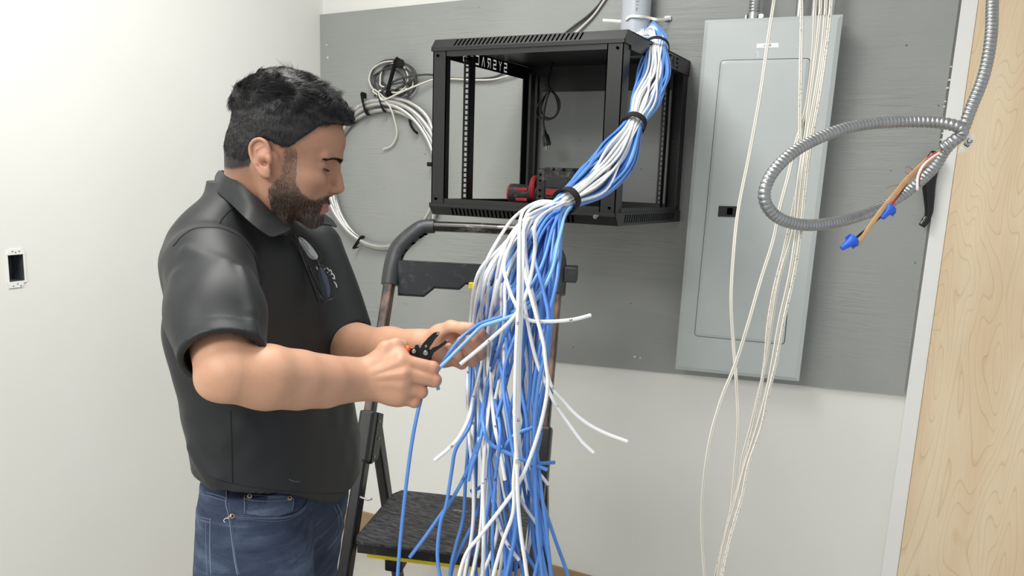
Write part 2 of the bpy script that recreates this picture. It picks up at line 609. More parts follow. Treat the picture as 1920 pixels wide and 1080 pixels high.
def stencil_plate(name, word, length, height, th, lh, off):
    cu = bpy.data.curves.new(name, 'CURVE')
    cu.dimensions = '2D'; cu.fill_mode = 'BOTH'; cu.extrude = th / 2

    def sp(pts):
        s = cu.splines.new('POLY'); s.points.add(len(pts) - 1)
        for i, (a, b) in enumerate(pts): s.points[i].co = (a, b, 0, 1)
        s.use_cyclic_u = True
    sp([(0, 0), (length, 0), (length, height), (0, height)])
    p = off
    for ch in word:
        sp([(p + a * lh, height * .5 - lh / 2 + b * lh) for a, b in GL[ch]])
        p += lh * 1.30
    tmp = bpy.data.objects.new('tmp', cu)
    COL.objects.link(tmp)
    dg = bpy.context.evaluated_depsgraph_get(); dg.update()
    me = bpy.data.meshes.new_from_object(tmp.evaluated_get(dg))
    bpy.data.objects.remove(tmp)
    return me


HL, HH = RY1 - RY0 - .05, .042
for side in (-1, 1):
    me = stencil_plate('side_header', 'SYSRACKS', HL, HH, .0015, .030, .150 if side == 1 else .168)
    me.materials.append(M_black)
    # right face: text runs towards the wall; left face: towards the room
    co = np.array([v.co[:] for v in me.vertices])
    if side == 1:
        W3 = np.stack([RX1 + .003 + co[:, 2], RY0 + .05 + co[:, 0], RZ1 - .0445 + co[:, 1]], 1)
    else:
        W3 = np.stack([RX0 - .003 - co[:, 2], RY1 - co[:, 0], RZ1 - .0445 + co[:, 1]], 1)
    c = W3.mean(0)
    me.vertices.foreach_set('co', (W3 - c).astype(np.float32).ravel())
    me.update()
    link('side_header', me, c, rk)
    x = RX0 if side == -1 else RX1
    mb = MB(); mb.box2(np.array([x, RY0 + .03, Z0i]), np.array([x - side * .003, RY1 - .02, Z0i + .012])); mb.build('side_rail', M_black, rk)
# pale steel plates towards the pipe stand for daylight through top cover slots
mb = MB()
for x0, x1, y0 in ((1.30, 1.36, -.20), (1.37, 1.42, -.20), (1.445, 1.485, -.23)):
    mb.box2(np.array([x0, y0, RZ1 - .0034]), np.array([x1, y0 + .05, RZ1 - .0024]))
mb.build('daylight_plate', M_steel, rk)
mb = MB()
p = np.array([1.462, RY0 - .006, Z0i - .012])
mb.tube([p, p + (0, .012, 0)], .006, 12); mb.tube([p + (0, -.004, .0), p + (.010, -.002, .003)], .002, 6)
mb.build('latch_screw', M_screw, rk)

rk_children = list(rk.children)
RH_, RW_ = RZ1 - RZ0, RX1 - RX0
for o in rk_children:      # the frame is racked a little: its rear sits wider and lower than the front
    if o.data is None: continue
    base = WLOC[o]
    for v in o.data.vertices:
        x, y, z = v.co.x + base.x, v.co.y + base.y, v.co.z + base.z
        f = (y - RY0) / (RY1 - RY0)
        v.co.z += f * (-.018 * (RZ1 - z) / RH_ + .008 * (z - RZ0) / RH_)
        v.co.x += f * .012 * (x - RX0) / RW_
# cordless drill lying on its side in the rack
dr = thing('cordless_drill', (1.13, -.33, Z0i), 'red and black cordless power tool lying in the bottom of the open rack', 'power tool')
M_toolb = worn('dusty_black_rubber', '2a2a2b', '6d6a66', 0.7, 40, 0.5, 0.75)
M_toolr = simple('red_tool_plastic', 'a01f26', 0.5, var=0.12, vscale=40)
DZ = RZ0
Dy = -.34


def dpt(px, py, y=Dy): return on_y(px, py, y)


a, b = dpt(957, 362), dpt(1000, 364)
mb = MB()
mb.tube([a + (0, 0, 0), a + (.006, 0, 0), a + (.02, 0, 0)], [.022, .030, .031], 20)
mb.tube([a + (.02, 0, 0), a + (.05, 0, 0), a + (.075, 0, .002), b + (.02, 0, .002)], [.031, .029, .025, .027], 20)
mb.build('grip', M_toolb, dr, smooth=True, auto=40)
mb = MB()
mb.tube([a + (.0015, 0, 0), a + (.007, 0, 0)], .0305, 20)
mb.bbox(a + (.052, -.0215, .014), (.04, .014, .010), .003)
mb.bbox(a + (.052, -.0215, -.018), (.04, .014, .010), .003)
mb.build('grip_ring', M_toolr, dr, smooth=True, auto=40)
b0 = dpt(1003, 352)
mb = MB(); mb.tube([b0 + (-.009, 0, -.002), b0 + (-.006, 0, -.002), b0 + (.006, 0, -.002), b0 + (.011, 0, -.002)], [.030, .037, .040, .036], 20, flat=(1.05, .88)); mb.build('collar', M_toolr, dr, smooth=True, auto=40)
c = dpt(1036, 350)
mb = MB()
mb.bbox(c + (-.026, 0, .003), (.03, .074, .105), .009)
mb.bbox(c + (.035, 0, .006), (.10, .070, .088), .010)
for i in range(3):
    mb.bbox(c + (-.002 + i * .034, 0, .052), (.026, .066, .014), .004)
mb.build('battery', M_toolb, dr, smooth=True, auto=40)
mb = MB(); mb.bbox(c + (.036, -.0355, -.016), (.085, .004, .018), .001); mb.build('red_stripe', M_toolr, dr)
mb = MB(); mb.bbox(c + (.030, -.0355, .015), (.07, .003, .034), .001); mb.build('side_label', simple('scratched_label', '1d1f22', 0.35, var=0.4, vscale=90), dr)
for z in (-.030, -.012, .018, .036):
    p = c + (-.026, -.0365, z); mb = MB(); mb.tube([p, p + (0, -.002, 0)], .0035, 10); mb.build('screw_recess', M_blackd, dr)

# black power cord hanging coiled inside the rack
pc = thing('power_cord', tuple(dpt(1025, 280, -.16)), 'black power cord hanging coiled with its plug inside the rack', 'cord')
Q = lambda L: [on_y(x, y, yy) for x, y, yy in L]
mb = MB()
mb.tube(spline(Q([(1036, 118, -.12), (1032, 135, -.13), (1028, 152, -.14), (1031, 166, -.15), (1040, 178, -.16), (1046, 195, -.16), (1045, 212, -.165), (1034, 222, -.16), (1020, 218, -.155),
                  (1014, 205, -.15), (1019, 188, -.155), (1027, 172, -.16), (1036, 172, -.17), (1048, 188, -.175), (1048, 206, -.17), (1038, 220, -.165), (1024, 224, -.15), (1008, 218, -.145),
                  (1006, 205, -.15), (1014, 190, -.16), (1024, 176, -.17), (1030, 172, -.18), (1024, 190, -.18), (1020, 212, -.175), (1019, 230, -.17), (1022, 246, -.165)]), 6), .0034, 8)
mb.build('cord', M_blackw, pc, smooth=True)
p, q2 = on_y(1021, 244, -.165), on_y(1026, 272, -.165)
d = (q2 - p) / np.linalg.norm(q2 - p)
mb = MB(); mb.tube([p, p + d * .012, p + d * .02, p + d * .045, p + d * .052], [.005, .007, .012, .014, .013], 12)
mb.build('plug', M_blackw, pc, smooth=True, auto=40)
for ax in (-.006, .006):
    mb = MB(); mb.box(q2 + d * .007 + (ax, 0, 0), (.0018, .006, .018)); mb.build('prong', M_screw, pc)
mb = MB(); mb.tube([q2 + (0, -.008, 0), q2 + d * .018 + (0, -.008, 0)], .0022, 8); mb.build('prong', M_screw, pc)
mb = MB()
mb.tube(spline(Q([(1018, 168, -.18), (1026, 165, -.185), (1034, 170, -.18)]), 4), .0025, 6)
mb.tube(spline(Q([(1026, 168, -.18), (1022, 160, -.18), (1018, 156, -.18)]), 4), .0016, 6)
mb.build('twist_tie', M_blackw, pc)

# ------------------------------------------------------------------ grey pvc pipe above the rack with its strap
pp = thing('conduit_pipe', (1.352, -.075, 2.0), 'pale grey plastic pipe coming down the wall behind the rack top', 'pipe')
mb = MB()
pr = .047
n = 32
ri = pr - .004
V, F = [], []
for (r_, z) in ((pr, RZ1 + .05), (pr, ZC), (ri, ZC), (ri, RZ1 + .05)):
    V += [(1.352 + r_ * math.cos(a), -.068 + r_ * math.sin(a), z) for a in np.arange(n) * 2 * math.pi / n]
for k in range(4):
    for i in range(n):
        j = (i + 1) % n
        F.append((k * n + i, k * n + j, ((k + 1) % 4) * n + j, ((k + 1) % 4) * n + i))
mb.add(V, F)
mb.build('pipe', M_pvc, pp, smooth=True, auto=40)


def text_mesh(body, size, fr, name, parent, m, ext=.0003, spacing=1.0):
    fc = bpy.data.curves.new(name, 'FONT'); fc.body = body; fc.size = size; fc.extrude = ext; fc.align_x = 'CENTER'; fc.align_y = 'CENTER'
    fc.space_character = spacing
    tmp = bpy.data.objects.new('tmp', fc); COL.objects.link(tmp)
    dg = bpy.context.evaluated_depsgraph_get(); dg.update()
    me = bpy.data.meshes.new_from_object(tmp.evaluated_get(dg))
    bpy.data.objects.remove(tmp)
    co = np.array([v.co[:] for v in me.vertices])
    W3 = np.array([fr(a, b, c) for a, b, c in co])
    c = W3.mean(0)
    me.vertices.foreach_set('co', (W3 - c).astype(np.float32).ravel())
    me.update(); me.materials.clear(); me.materials.append(m)
    return link(name, me, c, parent)


def pipe_fr(a, b, c):
    th = math.radians(-70) + b / pr
    return np.array([1.352 + (pr + .0003 + c) * math.cos(th), -.068 + (pr + .0003 + c) * math.sin(th), 2.143 - a])


text_mesh('.3.1 m', .013, pipe_fr, 'size_print', pp, simple('grey_print', '5e636a', 0.7), spacing=1.1)
zt_ = thing('cable_tie', (1.352, -.05, 2.12), 'white nylon strap round the grey pipe with its tail to the left', 'cable tie')
mb = MB()
ang = np.linspace(math.radians(200), math.radians(-20), 24)
P = []
for x_, y_ in ((1174, 36), (1180, 31), (1190, 30), (1202, 31), (1214, 33), (1224, 35), (1230, 36.5)):
    p = on_y(x_, y_, -.10)
    k_ = np.clip((p[0] - 1.352) / (pr + .005), -.995, .995)
    yy_ = -.068 - (pr + .005) * math.sqrt(1 - k_ * k_)
    P.append(on_y(x_, y_, yy_))
tail = [on_y(1130, 38, -.065), on_y(1150, 39, -.07), on_y(1166, 40, -.075)]
tailr = [on_y(1240, 37.5, -.055), on_y(1250, 36, -.035), on_y(1258, 33, -.024)]
mb.tube(spline(tail + P + tailr, 3), .0048, 8, flat=(1, .3), ref=(0, 0, 1))
mb.build('strap', M_zip, zt_, smooth=True, auto=50)
mb = MB(); mb.bbox(on_y(1171, 39, -.072), (.012, .008, .014), .002); mb.build('lock_head', M_zip, zt_)
mb = MB(); mb.bbox(on_y(1252, 34, -.024), (.022, .006, .014), .002); mb.build('mounting_eye', M_zip, zt_)
mb = MB(); p = on_y(1250, 34, -.028); mb.tube([p, p + (0, -.003, 0)], .004, 12); mb.build('screw', M_screw, zt_, auto=40)

# ------------------------------------------------------------------ breaker panel
PYF = -.105
pn = thing('breaker_panel', (1.72, 0, .88), 'tall light grey electrical breaker panel with closed door on the backboard', 'breaker panel')
A = [on_y(1266, 692, PYF), on_y(1498, 715, PYF), on_y(1581, 27, PYF), on_y(1322, 38, PYF)]


def inset_quad(Q, dx, dz0, dz1=None):
    dz1 = dz0 if dz1 is None else dz1
    q = [np.array(p) for p in Q]
    ux = (q[1] - q[0]) / np.linalg.norm(q[1] - q[0]); uz = (q[3] - q[0]) / np.linalg.norm(q[3] - q[0])
    return [q[0] + ux * dx + uz * dz0, q[1] - ux * dx + uz * dz0, q[2] - ux * dx - uz * dz1, q[3] + ux * dx - uz * dz1]


mb = MB()   # cover: rim chamfer then flat
rim = inset_quad(A, .012, .012)
back = [np.array([p[0], PYF + .006, p[2]]) for p in A]
rimf = [p + (0, -.006, 0) for p in rim]
V = back + A + rimf
F = [(3, 2, 1, 0)] + [(i, (i + 1) % 4, 4 + (i + 1) % 4, 4 + i) for i in range(4)] + [(4 + i, 4 + (i + 1) % 4, 8 + (i + 1) % 4, 8 + i) for i in range(4)] + [(8, 9, 10, 11)]
mb.add(V, F)
mb.build('cover', M_panel, pn)
mb = MB()   # body box behind the cover
bq = inset_quad(A, .022, .004, .02)
V = [np.array([p[0], -BT - .001, p[2]]) for p in bq] + [np.array([p[0], PYF + .006, p[2]]) for p in bq]
mb.add(V, [(3, 2, 1, 0), (4, 5, 6, 7)] + [(i, (i + 1) % 4, 4 + (i + 1) % 4, 4 + i) for i in range(4)])
mb.build('body', M_panel, pn)
yd = PYF - .006
Dq = [on_y(1303, 629, yd), on_y(1470, 645, yd), on_y(1519, 110, yd), on_y(1352, 114, yd)]


def rquad(Q, r, y, n=5):
    """rounded quad outline at depth y"""
    out = []
    Q = [np.array([p[0], y, p[2]]) for p in Q]
    for i in range(4):
        p, a, b = Q[i], Q[i - 1], Q[(i + 1) % 4]
        da = (a - p) / np.linalg.norm(a - p); db = (b - p) / np.linalg.norm(b - p)
        for k in range(n + 1):
            t_ = k / n
            s0, s1 = p + da * r * (1 - t_), p + db * r * t_
            out.append(s0 * (1 - t_) + s1 * t_)
    return out


mb = MB()   # dark gap and white reveal round the door
o_ = rquad(inset_quad(Dq, -.0022, -.0022), .014, yd - .0003)
mb.add(o_, [tuple(range(len(o_)))])
mb.build('door_gap', simple('shadow_gap', '3a3d3e', 0.8), pn)
mb = MB()
d1_, d2_, d3_ = rquad(Dq, .012, yd - .0005), rquad(Dq, .012, yd - .003), rquad(inset_quad(Dq, .009, .009), .008, yd - .0065)
n = len(d1_)
mb.add(d1_ + d2_ + d3_, [(k * n + i, k * n + (i + 1) % n, (k + 1) * n + (i + 1) % n, (k + 1) * n + i) for k in range(2) for i in range(n)] + [tuple(range(2 * n, 3 * n))])
door = mb.build('door', M_panel, pn)
mb = MB()
Lq = [on_y(1346, 406, yd - .0068), on_y(1380, 407, yd - .0068), on_y(1382, 387, yd - .0068), on_y(1348, 386, yd - .0068)]
mb.add([p for p in Lq] + [p + (0, -.002, 0) for p in Lq], [(4, 5, 6, 7)] + [(i, (i + 1) % 4, 4 + (i + 1) % 4, 4 + i) for i in range(4)])
lt = mb.build('latch', simple('black_latch', '1b1c1e', 0.4), door)
mb = MB()
Lq = [on_y(1363, 402, yd - .009), on_y(1373, 402.5, yd - .009), on_y(1374, 390, yd - .009), on_y(1364, 390, yd - .009)]
mb.add(Lq + [p + (0, -.004, 0) for p in Lq], [(4, 5, 6, 7)] + [(i, (i + 1) % 4, 4 + (i + 1) % 4, 4 + i) for i in range(4)])
mb.build('slider', M_blackd, door)
mb = MB()
for (x, y) in ((1474, 578),):
    p = on_y(x, y, yd); mb.tube([p + (0, -.002, -.012), p + (0, -.002, .012)], .003, 8)
mb.build('hinge', M_steel, pn)
Lq = [on_y(1418.5, 90, yd - .0006), on_y(1460, 89, yd - .0006), on_y(1460, 80.5, yd - .0006), on_y(1419, 81.8, yd - .0006)]
mb = MB(); mb.add([p + (0, .0004, 0) for p in Lq] + [p + (0, -.0003, 0) for p in Lq], [(4, 5, 6, 7)] + [(i, (i + 1) % 4, 4 + (i + 1) % 4, 4 + i) for i in range(4)])
lb = mb.build('label_strip', simple('white_label', 'f2f2f0', 0.5), pn)
lc = (Lq[0] + Lq[2]) / 2
text_mesh('LP-1B', .0085, lambda a, b, c: lc + np.array([a, -.0006 - c, b]), 'label_text', lb, M_ink)
mb = MB(); mb.tube(spline([on_y(1417, 98, yd), on_y(1420, 97, yd), on_y(1422, 101, yd), on_y(1421, 109, yd)], 4), .0011, 6); mb.build('paint_scratch', M_trimw, pn)

# conduits into the top of the panel
fx = thing('flexible_conduit', (1.7, -.08, 2.2), 'short thick flexible metal conduit entering the panel top at its left', 'conduit')
zt0 = A[3][2] - .008
cx = on_y(1414, 20, -.075)[0]


def corrug(path, r, pitch, amp, n=12, sub=5):
    P, s = resample(path, pitch / sub)
    R = r * (1 + amp * (np.abs(np.sin(s / pitch * math.pi)) ** 0.45 - 0.7))
    return P, R


P, R = corrug([(cx, -.075, zt0 + .02), (cx + .002, -.075, ZC)], .0155, .009, .22)
mb = MB(); mb.tube(P, R, 20); mb.build('armour', M_steel, fx, smooth=True)
mb = MB(); mb.tube([(cx, -.075, zt0), (cx, -.075, zt0 + .026)], .0185, 20)
mb.box((cx + .022, -.078, zt0 + .012), (.014, .012, .018)); mb.box((cx - .021, -.078, zt0 + .010), (.004, .014, .02))
mb.build('connector', M_steel, fx, auto=40)
mb = MB(); p = np.array([cx + .024, -.084, zt0 + .014]); mb.tube([p, p + (0, -.006, 0)], .007, 14); mb.build('clamp_screw', M_screw, fx, auto=40)
for i, (px, lab) in enumerate(((1500, 'left'), (1528, 'middle'), (1560, 'right'))):
    x = on_y(px, 10, -.07)[0]
    mb = MB(); mb.tube([(x, -.07, zt0), (x, -.07, ZC)], .0107, 18)
    c_ = thing('metal_conduit', (x, -.07, zt0), f'{lab} one of the three straight steel conduits entering the panel top', 'conduit')
    mb.build('pipe', M_steel, c_, smooth=True, auto=40)
    mb = MB(); mb.tube([(x, -.07, zt0), (x, -.07, zt0 + .006)], .0135, 6); mb.build('lock_nut', M_screw, c_)
# ================================================================== step ladder
LU = np.array([.958, .286, 0.]); LU /= np.linalg.norm(LU)
LV = np.array([LU[1], -LU[0], 0.])


def lw(u, v, z): return LU * u + LV * v + np.array([0, 0, z])


ML = np.stack([LU, LV, np.array([0, 0, 1.0])], 1)    # local (u,v,z) -> world
lad = thing('step_ladder', tuple(lw(.885, 1.25, 0)), 'black folding platform step ladder with worn rails standing behind the cables', 'ladder')
UL, UR = .655, 1.118
ZP = .70


def railv(z): return 1.385 - (z - .6) * .47


def sec_tube(mb, p, q, w, d, mi=None, bev=None):
    """rectangular tube from p to q in ladder coords; w along u, d across"""
    p, q = lw(*p), lw(*q)
    T = (q - p) / np.linalg.norm(q - p)
    a = LU - T * (T @ LU); a /= np.linalg.norm(a)
    b = np.cross(T, a)
    L = np.linalg.norm(q - p)
    mb.bbox((p + q) / 2, (w, d, L), min(w, d) * .18, np.stack([a, b, T], 1), mi)


for u, nm in ((UL, 'left'), (UR, 'right')):
    mb = MB()
    sec_tube(mb, (u, railv(0), .012), (u, railv(.93), .93), .030, .040)
    mb.build('front_rail', M_ladtube2, lad)
    mb = MB()
    sec_tube(mb, (u, railv(.90), .90), (u, railv(1.34) + .0, 1.34), .026, .034)
    mb.build('upper_rail', M_ladtube, lad)
    # joint sleeve
    mb = MB()
    sec_tube(mb, (u, railv(.86), .855), (u, railv(.975), .975), .040, .052)
    s = 1 if u == UL else -1
    mb.prism([(railv(.97) - .01, .97), (railv(.97) - .045, .955), (railv(.9) - .062, .885), (railv(.87) - .05, .845), (railv(.87) + .0, .85)], u + s * .006, u + s * .022,
             lambda a, b, c: lw(c, a, b))
    jt = mb.build('hinge_sleeve', M_ladplastic, lad)
    for (a, b) in ((railv(.95) - .022, .945), (railv(.9) - .04, .90), (railv(.87) - .02, .862)):
        mb = MB(); p = lw(u + s * .022, a, b); mb.tube([p, p + LU * s * .002], .004, 10); mb.build('rivet', M_screw, jt)
    # rear leg
    mb = MB()
    sec_tube(mb, (u + s * .006, 1.19 - .01, .92), (u + s * .006, .85, .012), .026, .036)
    mb.build('rear_leg', M_ladtube2, lad)
    for v in (railv(0), .85):
        mb = MB(); mb.bbox(lw(u, v, .016), (.04, .055, .032), .006, ML); mb.build('foot_pad', M_ladplastic, lad)
    # moulded handle corner
    sgn = 1 if u == UL else -1
    path = [lw(u, railv(1.29), 1.29), lw(u + sgn * .001, railv(1.33), 1.335), lw(u + sgn * .006, railv(1.375), 1.375), lw(u + sgn * .022, railv(1.40), 1.402),
            lw(u + sgn * .052, railv(1.43), 1.432), lw(u + sgn * .075, railv(1.445), 1.447), lw(u + sgn * .105, railv(1.45), 1.450)]
    path = spline(path, 4)
    mb = MB()
    mb.tube(path, np.interp(np.linspace(0, 1, len(path)), [0, .45, .75, 1], [.0215, .0225, .0205, .0175]), 12, flat=(1.0, 1.12), ref=LV)
    hc = mb.build('handle_corner', M_ladgrey, lad, smooth=True, auto=50)
    for k in range(5):   # dark grip pockets on the inner side
        i = 8 + k * 3
        if i + 1 >= len(path): break
        p = path[i]; T = path[i + 1] - path[i]; T /= np.linalg.norm(T)
        nrm = np.cross(LV, T) * (1 if sgn == 1 else -1)
        nrm /= np.linalg.norm(nrm)
        if nrm[2] > 0: nrm = -nrm
        mb = MB(); mb.bbox(p + nrm * .0205 + LV * .004, (.010, .018, .006), .001, np.stack([T, LV, nrm], 1)); mb.build('grip_pocket', M_blackd, hc)
mb = MB()
mb.tube([lw(UL + .10, railv(1.45), 1.450), lw((UL + UR) / 2, railv(1.45), 1.451), lw(UR - .10, railv(1.45), 1.450)], .0145, 18)
mb.build('handle_bar', M_ladbar, lad, smooth=True, auto=50)
# tool tray below the bar
zt_ = 1.352
tp = [(0, 0), (.395, 0), (.395, -.088), (.345, -.088), (.325, -.062), (.262, -.062), (.25, -.046), (.18, -.046), (.165, -.062), (.098, -.062), (.07, -.088), (.0, -.088)]
mb = MB()
mb.prism([(UL + .022 + a * 1.055, zt_ + b * .98) for a, b in tp], railv(1.33) - .022, railv(1.33) + .012, lambda a, b, c: lw(a, c, b))
mb.prism([(UL + .020 + a * 1.06, zt_ + (b - (.006 if b < 0 else -.004)) * 1.0) for a, b in tp], railv(1.33) - .018, railv(1.33) + .004, lambda a, b, c: lw(a, c, b))
tr_ = mb.build('tool_tray', M_ladgrey, lad)
for a in (.235, .268):
    mb = MB(); mb.bbox(lw(UL + a, railv(1.30) - .002, 1.300), (.022, .02, .018), .003, ML); mb.build('yellow_clip', M_yellow, tr_)
mb = MB(); mb.bbox(lw(UR + .036, railv(1.33), 1.345), (.032, .05, .042), .004, ML); mb.build('side_hook', M_ladgrey, lad)
mb = MB(); mb.bbox(lw(UR - .02, railv(1.28) - .015, 1.30), (.02, .03, .06), .004, ML); mb.build('tray_bracket', M_ladplastic, lad)
# platform
mb = MB()
V0, V1 = 1.382, 1.075
pf = [(.674, V0 - .03), (.684, V0), (1.082, V0), (1.095, V0 - .03), (1.075, V1 + .03), (1.058, V1), (.70, V1), (.682, V1 + .03)]
mb.prism(pf, ZP - .006, ZP, lambda a, b, c: lw(a, b, c))
n = len(pf)
pf2 = [(.885 + (a - .885) * .99, 1.228 + (b - 1.228) * .99) for a, b in pf]
mb.prism(pf2, ZP - .030, ZP - .006, lambda a, b, c: lw(a, b, c), 1)
pt = mb.build('platform', [M_tread, M_ladplastic], lad)
mb = MB()
mb.prism([(.71, ZP - .041), (1.06, ZP - .041), (1.06, ZP - .029), (.71, ZP - .029)], V0 - .05, V0 - .004, lambda a, b, c: lw(a, c, b))
mb.build('yellow_underside', M_yellow, pt)
mb = MB()   # bare scuff on the tread
p = Zs = on_plane(862, 958, (0, 0, 1), ZP + .0004)
k = .02
mb.add([p + LU * a * k + LV * b * k for a, b in ((-1, -.2), (-.2, -.35), (.4, -.2), (1, -.1), (1.2, .15), (.3, .3), (-.2, .1), (-.9, .2))], [tuple(range(8))])
mb.build('worn_patch', simple('bare_worn_plastic', '77716c', 0.8, var=0.2, vscale=200), pt)
for u, s in ((UL + .035, 1), (UR - .035, -1)):
    mb = MB(); sec_tube(mb, (u + s * .02, V0 - .05, ZP - .035), (u + s * .0, 1.09 - .08, ZP - .20), .006, .03); mb.build('platform_strut', M_ladtube2, lad)
mb = MB(); mb.bbox(lw(.77, V0 - .05, ZP - .06), (.045, .05, .05), .006, ML); mb.build('platform_bracket', M_ladtube2, lad)
# lower steps
for z in (.47, .235):
    mb = MB(); v = railv(z); mb.bbox(lw((UL + UR) / 2, v - .04, z), (UR - UL - .03, .09, .03), .006, ML); mb.build('step', M_tread, lad)
    mb = MB(); mb.bbox(lw((UL + UR) / 2, v - .04, z - .018), (UR - UL - .06, .07, .008), .001, ML); mb.build('yellow_edge', M_yellow, lad)
mb = MB(); sec_tube(mb, (UL, .93, .30), (UL + .001, .93, .315), .02, .02)
for z in (.35,):
    v = .85 + .36 * z
    mb = MB(); mb.tube([lw(UL, v, z), lw(UR, v, z)], .011, 12); mb.build('rear_brace', M_ladtube2, lad, smooth=True, auto=50)
mb = MB(); p = lw(UL + .016, railv(.79) + .024, .785); mb.tube([p + LV * .004 + (0, 0, .004), p + LU * .02 + (0, 0, -.004), p + LU * .03], .0028, 8)
mb.build('spring_pin', M_steel, lad, smooth=True)
# ================================================================== armoured cable coil on the wall
def armour(name, pts, r, pitch, amp, m, parent, n=10, sub=4):
    P, R = corrug(pts, r, pitch, amp, n, sub)
    mb = MB(); mb.tube(P, R, n)
    return mb.build(name, m, parent, smooth=True)


mc = thing('armoured_cable_coil', tuple(on_y(718, 470, -.04)), 'large coil of silver armoured cable hung on the backboard beside the rack', 'cable coil')
rings = [  # centre px, radii px, y
    (720, 329, 103, 141, -.035), (718, 327, 96, 133, -.050), (722, 333, 101, 127, -.036), (716, 325, 107, 137, -.052)]
pts = []
for k, (cx_, cy_, rx_, ry_, yy) in enumerate(rings):
    for i in range(26):
        a = math.radians(-100 + i * 360 / 26)
        t_ = i / 26
        nx = rings[(k + 1) % 4] if k < 3 else rings[k]
        X = cx_ * (1 - t_) + nx[0] * t_ + (rx_ * (1 - t_) + nx[2] * t_) * math.cos(a) + 3.0 * math.sin(2.3 * a + k)
        Y_ = cy_ * (1 - t_) + nx[1] * t_ + (ry_ * (1 - t_) + nx[3] * t_) * math.sin(a)
        pts.append(on_y(X, Y_, yy * (1 - t_) + nx[4] * t_ - .004 * math.sin(3 * a)))
armour('cable', spline(pts, 8), .0088, .0056, .16, M_steelw, mc)
armour('cable', spline([on_y(x, y, -.045) for x, y in ((700, 188), (735, 184), (770, 193), (798, 215), (812, 245), (819, 285), (822, 330), (820, 370), (812, 410))], 8), .0088, .0056, .16, M_steelw, mc)


def band(name, p, q, half, m, parent, off=.016, th=.003):
    """dark strap lying across the strands from p to q"""
    d = (q - p) / np.linalg.norm(q - p)
    w = np.cross(d, (0, 1, 0))
    path = [p + (0, .012, 0), p + (0, -off * .5, 0) - d * .003, p + d * .004 + (0, -off, 0), q - d * .004 + (0, -off, 0), q + (0, -off * .5, 0) + d * .003, q + (0, .012, 0)]
    mb = MB(); mb.tube(spline(path, 4), half, 8, flat=(.22, 1), ref=(0, -1, 0))
    return mb.build(name, m, parent, smooth=True, auto=50)


band('hook_strap', on_y(683, 180, -.045), on_y(690, 210, -.045), .012, M_velcro, mc)
band('hook_strap', on_y(714, 180, -.045), on_y(722, 206, -.045), .009, M_velcro, mc)
band('tape_band', on_y(805, 308, -.045), on_y(823, 309, -.045), .008, M_velcro, mc, .014)
band('tape_band', on_y(680, 446, -.045), on_y(668, 464, -.045), .008, M_velcro, mc, .014)
mb = MB(); mb.tube(spline([on_y(768, 224, -.04), on_y(771, 236, -.05), on_y(778, 246, -.045), on_y(783, 250, -.03)], 4), .006, 8, flat=(.4, 1)); mb.build('strap_tail', M_velcro, mc)
mb = MB(); mb.tube([on_y(820, 355, -.052), on_y(818, 388, -.052)], .0105, 12); mb.build('green_tape', simple('green_tape', '1f9a78', 0.5), mc)

# black and white cables coiled above it
def curve_obj(name, px, r, m, parent, n=8, sm=6, yy=None):
    P = [on_y(a[0], a[1], a[2] if len(a) > 2 else yy) for a in px]
    mb = MB(); mb.tube(spline(P, sm), r, n)
    return mb.build(name, m, parent, smooth=True)


def loops(cx_, cy_, specs, y0):
    out = []
    for (dx, dy, rx_, ry_, rot, y) in specs:
        for i in range(11):
            a = i * 2 * math.pi / 12 + rot
            out.append((cx_ + dx + rx_ * math.cos(a), cy_ + dy + ry_ * math.sin(a), y0 + y + .006 * math.sin(2 * a)))
    return out


wc = thing('dark_cable_coil', tuple(on_y(738, 150, -.03)), 'tangled coil of thin dark grey cable strapped above the armoured coil', 'cable coil')
curve_obj('cable', [(702, 180, -.05), (712, 172, -.055), (730, 160, -.06)] + loops(738, 148, [(-4, -2, 38, 34, .2, -.01), (6, 4, 34, 36, .9, -.02), (-8, 6, 28, 24, 1.9, -.015), (10, -4, 32, 26, 2.6, -.01), (2, 8, 40, 30, 3.4, -.02)], -.025)
          + [(720, 168, -.06), (740, 152, -.06), (765, 144, -.05), (795, 140, -.04), (816, 141, -.035)] + [(850, 147, -.03), (890, 148, -.03), (925, 145, -.03), (945, 137, -.03)],
          .0036, M_darkwire, wc)
band('hook_strap', on_y(748, 116, -.05), on_y(732, 175, -.05), .0125, M_velcro, wc, .02)
mb = MB(); mb.bbox(on_y(747, 119, -.062), (.045, .012, .03), .008); mb.build('strap_end', M_velcro, wc, smooth=True)
wh = thing('white_cable_coil', tuple(on_y(725, 160, -.03)), 'thin off white cable looped with the dark coil, its loose end hanging below', 'cable')
curve_obj('cable', [(718, 280, -.03), (733, 274, -.03), (742, 260, -.035), (744, 245, -.04), (739, 222, -.05), (731, 200, -.06), (722, 190, -.062), (708, 178, -.06), (700, 172, -.055), (702, 168, -.05),
                    (712, 175, -.055), (722, 184, -.06)] + loops(735, 148, [(-2, 0, 41, 33, 1.6, -.012), (4, -2, 26, 28, 2.5, -.018)], -.025)
          + [(712, 170, -.06), (714, 186, -.065), (724, 186, -.068), (745, 176, -.066), (770, 165, -.06), (795, 155, -.05), (818, 148, -.04), (850, 148, -.034), (890, 150, -.034), (925, 149, -.034), (950, 143, -.034), (968, 138, -.034)],
          .0034, M_ivory, wh)
t = thing('dark_wall_cable', tuple(on_y(1085, 40, -.025)), 'dark grey cable running up the wall left of the pale pipe', 'cable')
curve_obj('cable', [(1055, 66, -.03), (1078, 48, -.028), (1102, 30, -.026), (1122, 10, -.026), (1136, -12, -.026), (1150, -45, -.026)], .0042, M_darkwire, t)
t = thing('white_wall_cable', tuple(on_y(1100, 40, -.025)), 'white cable running up the wall beside the dark one, left of the pipe', 'cable')
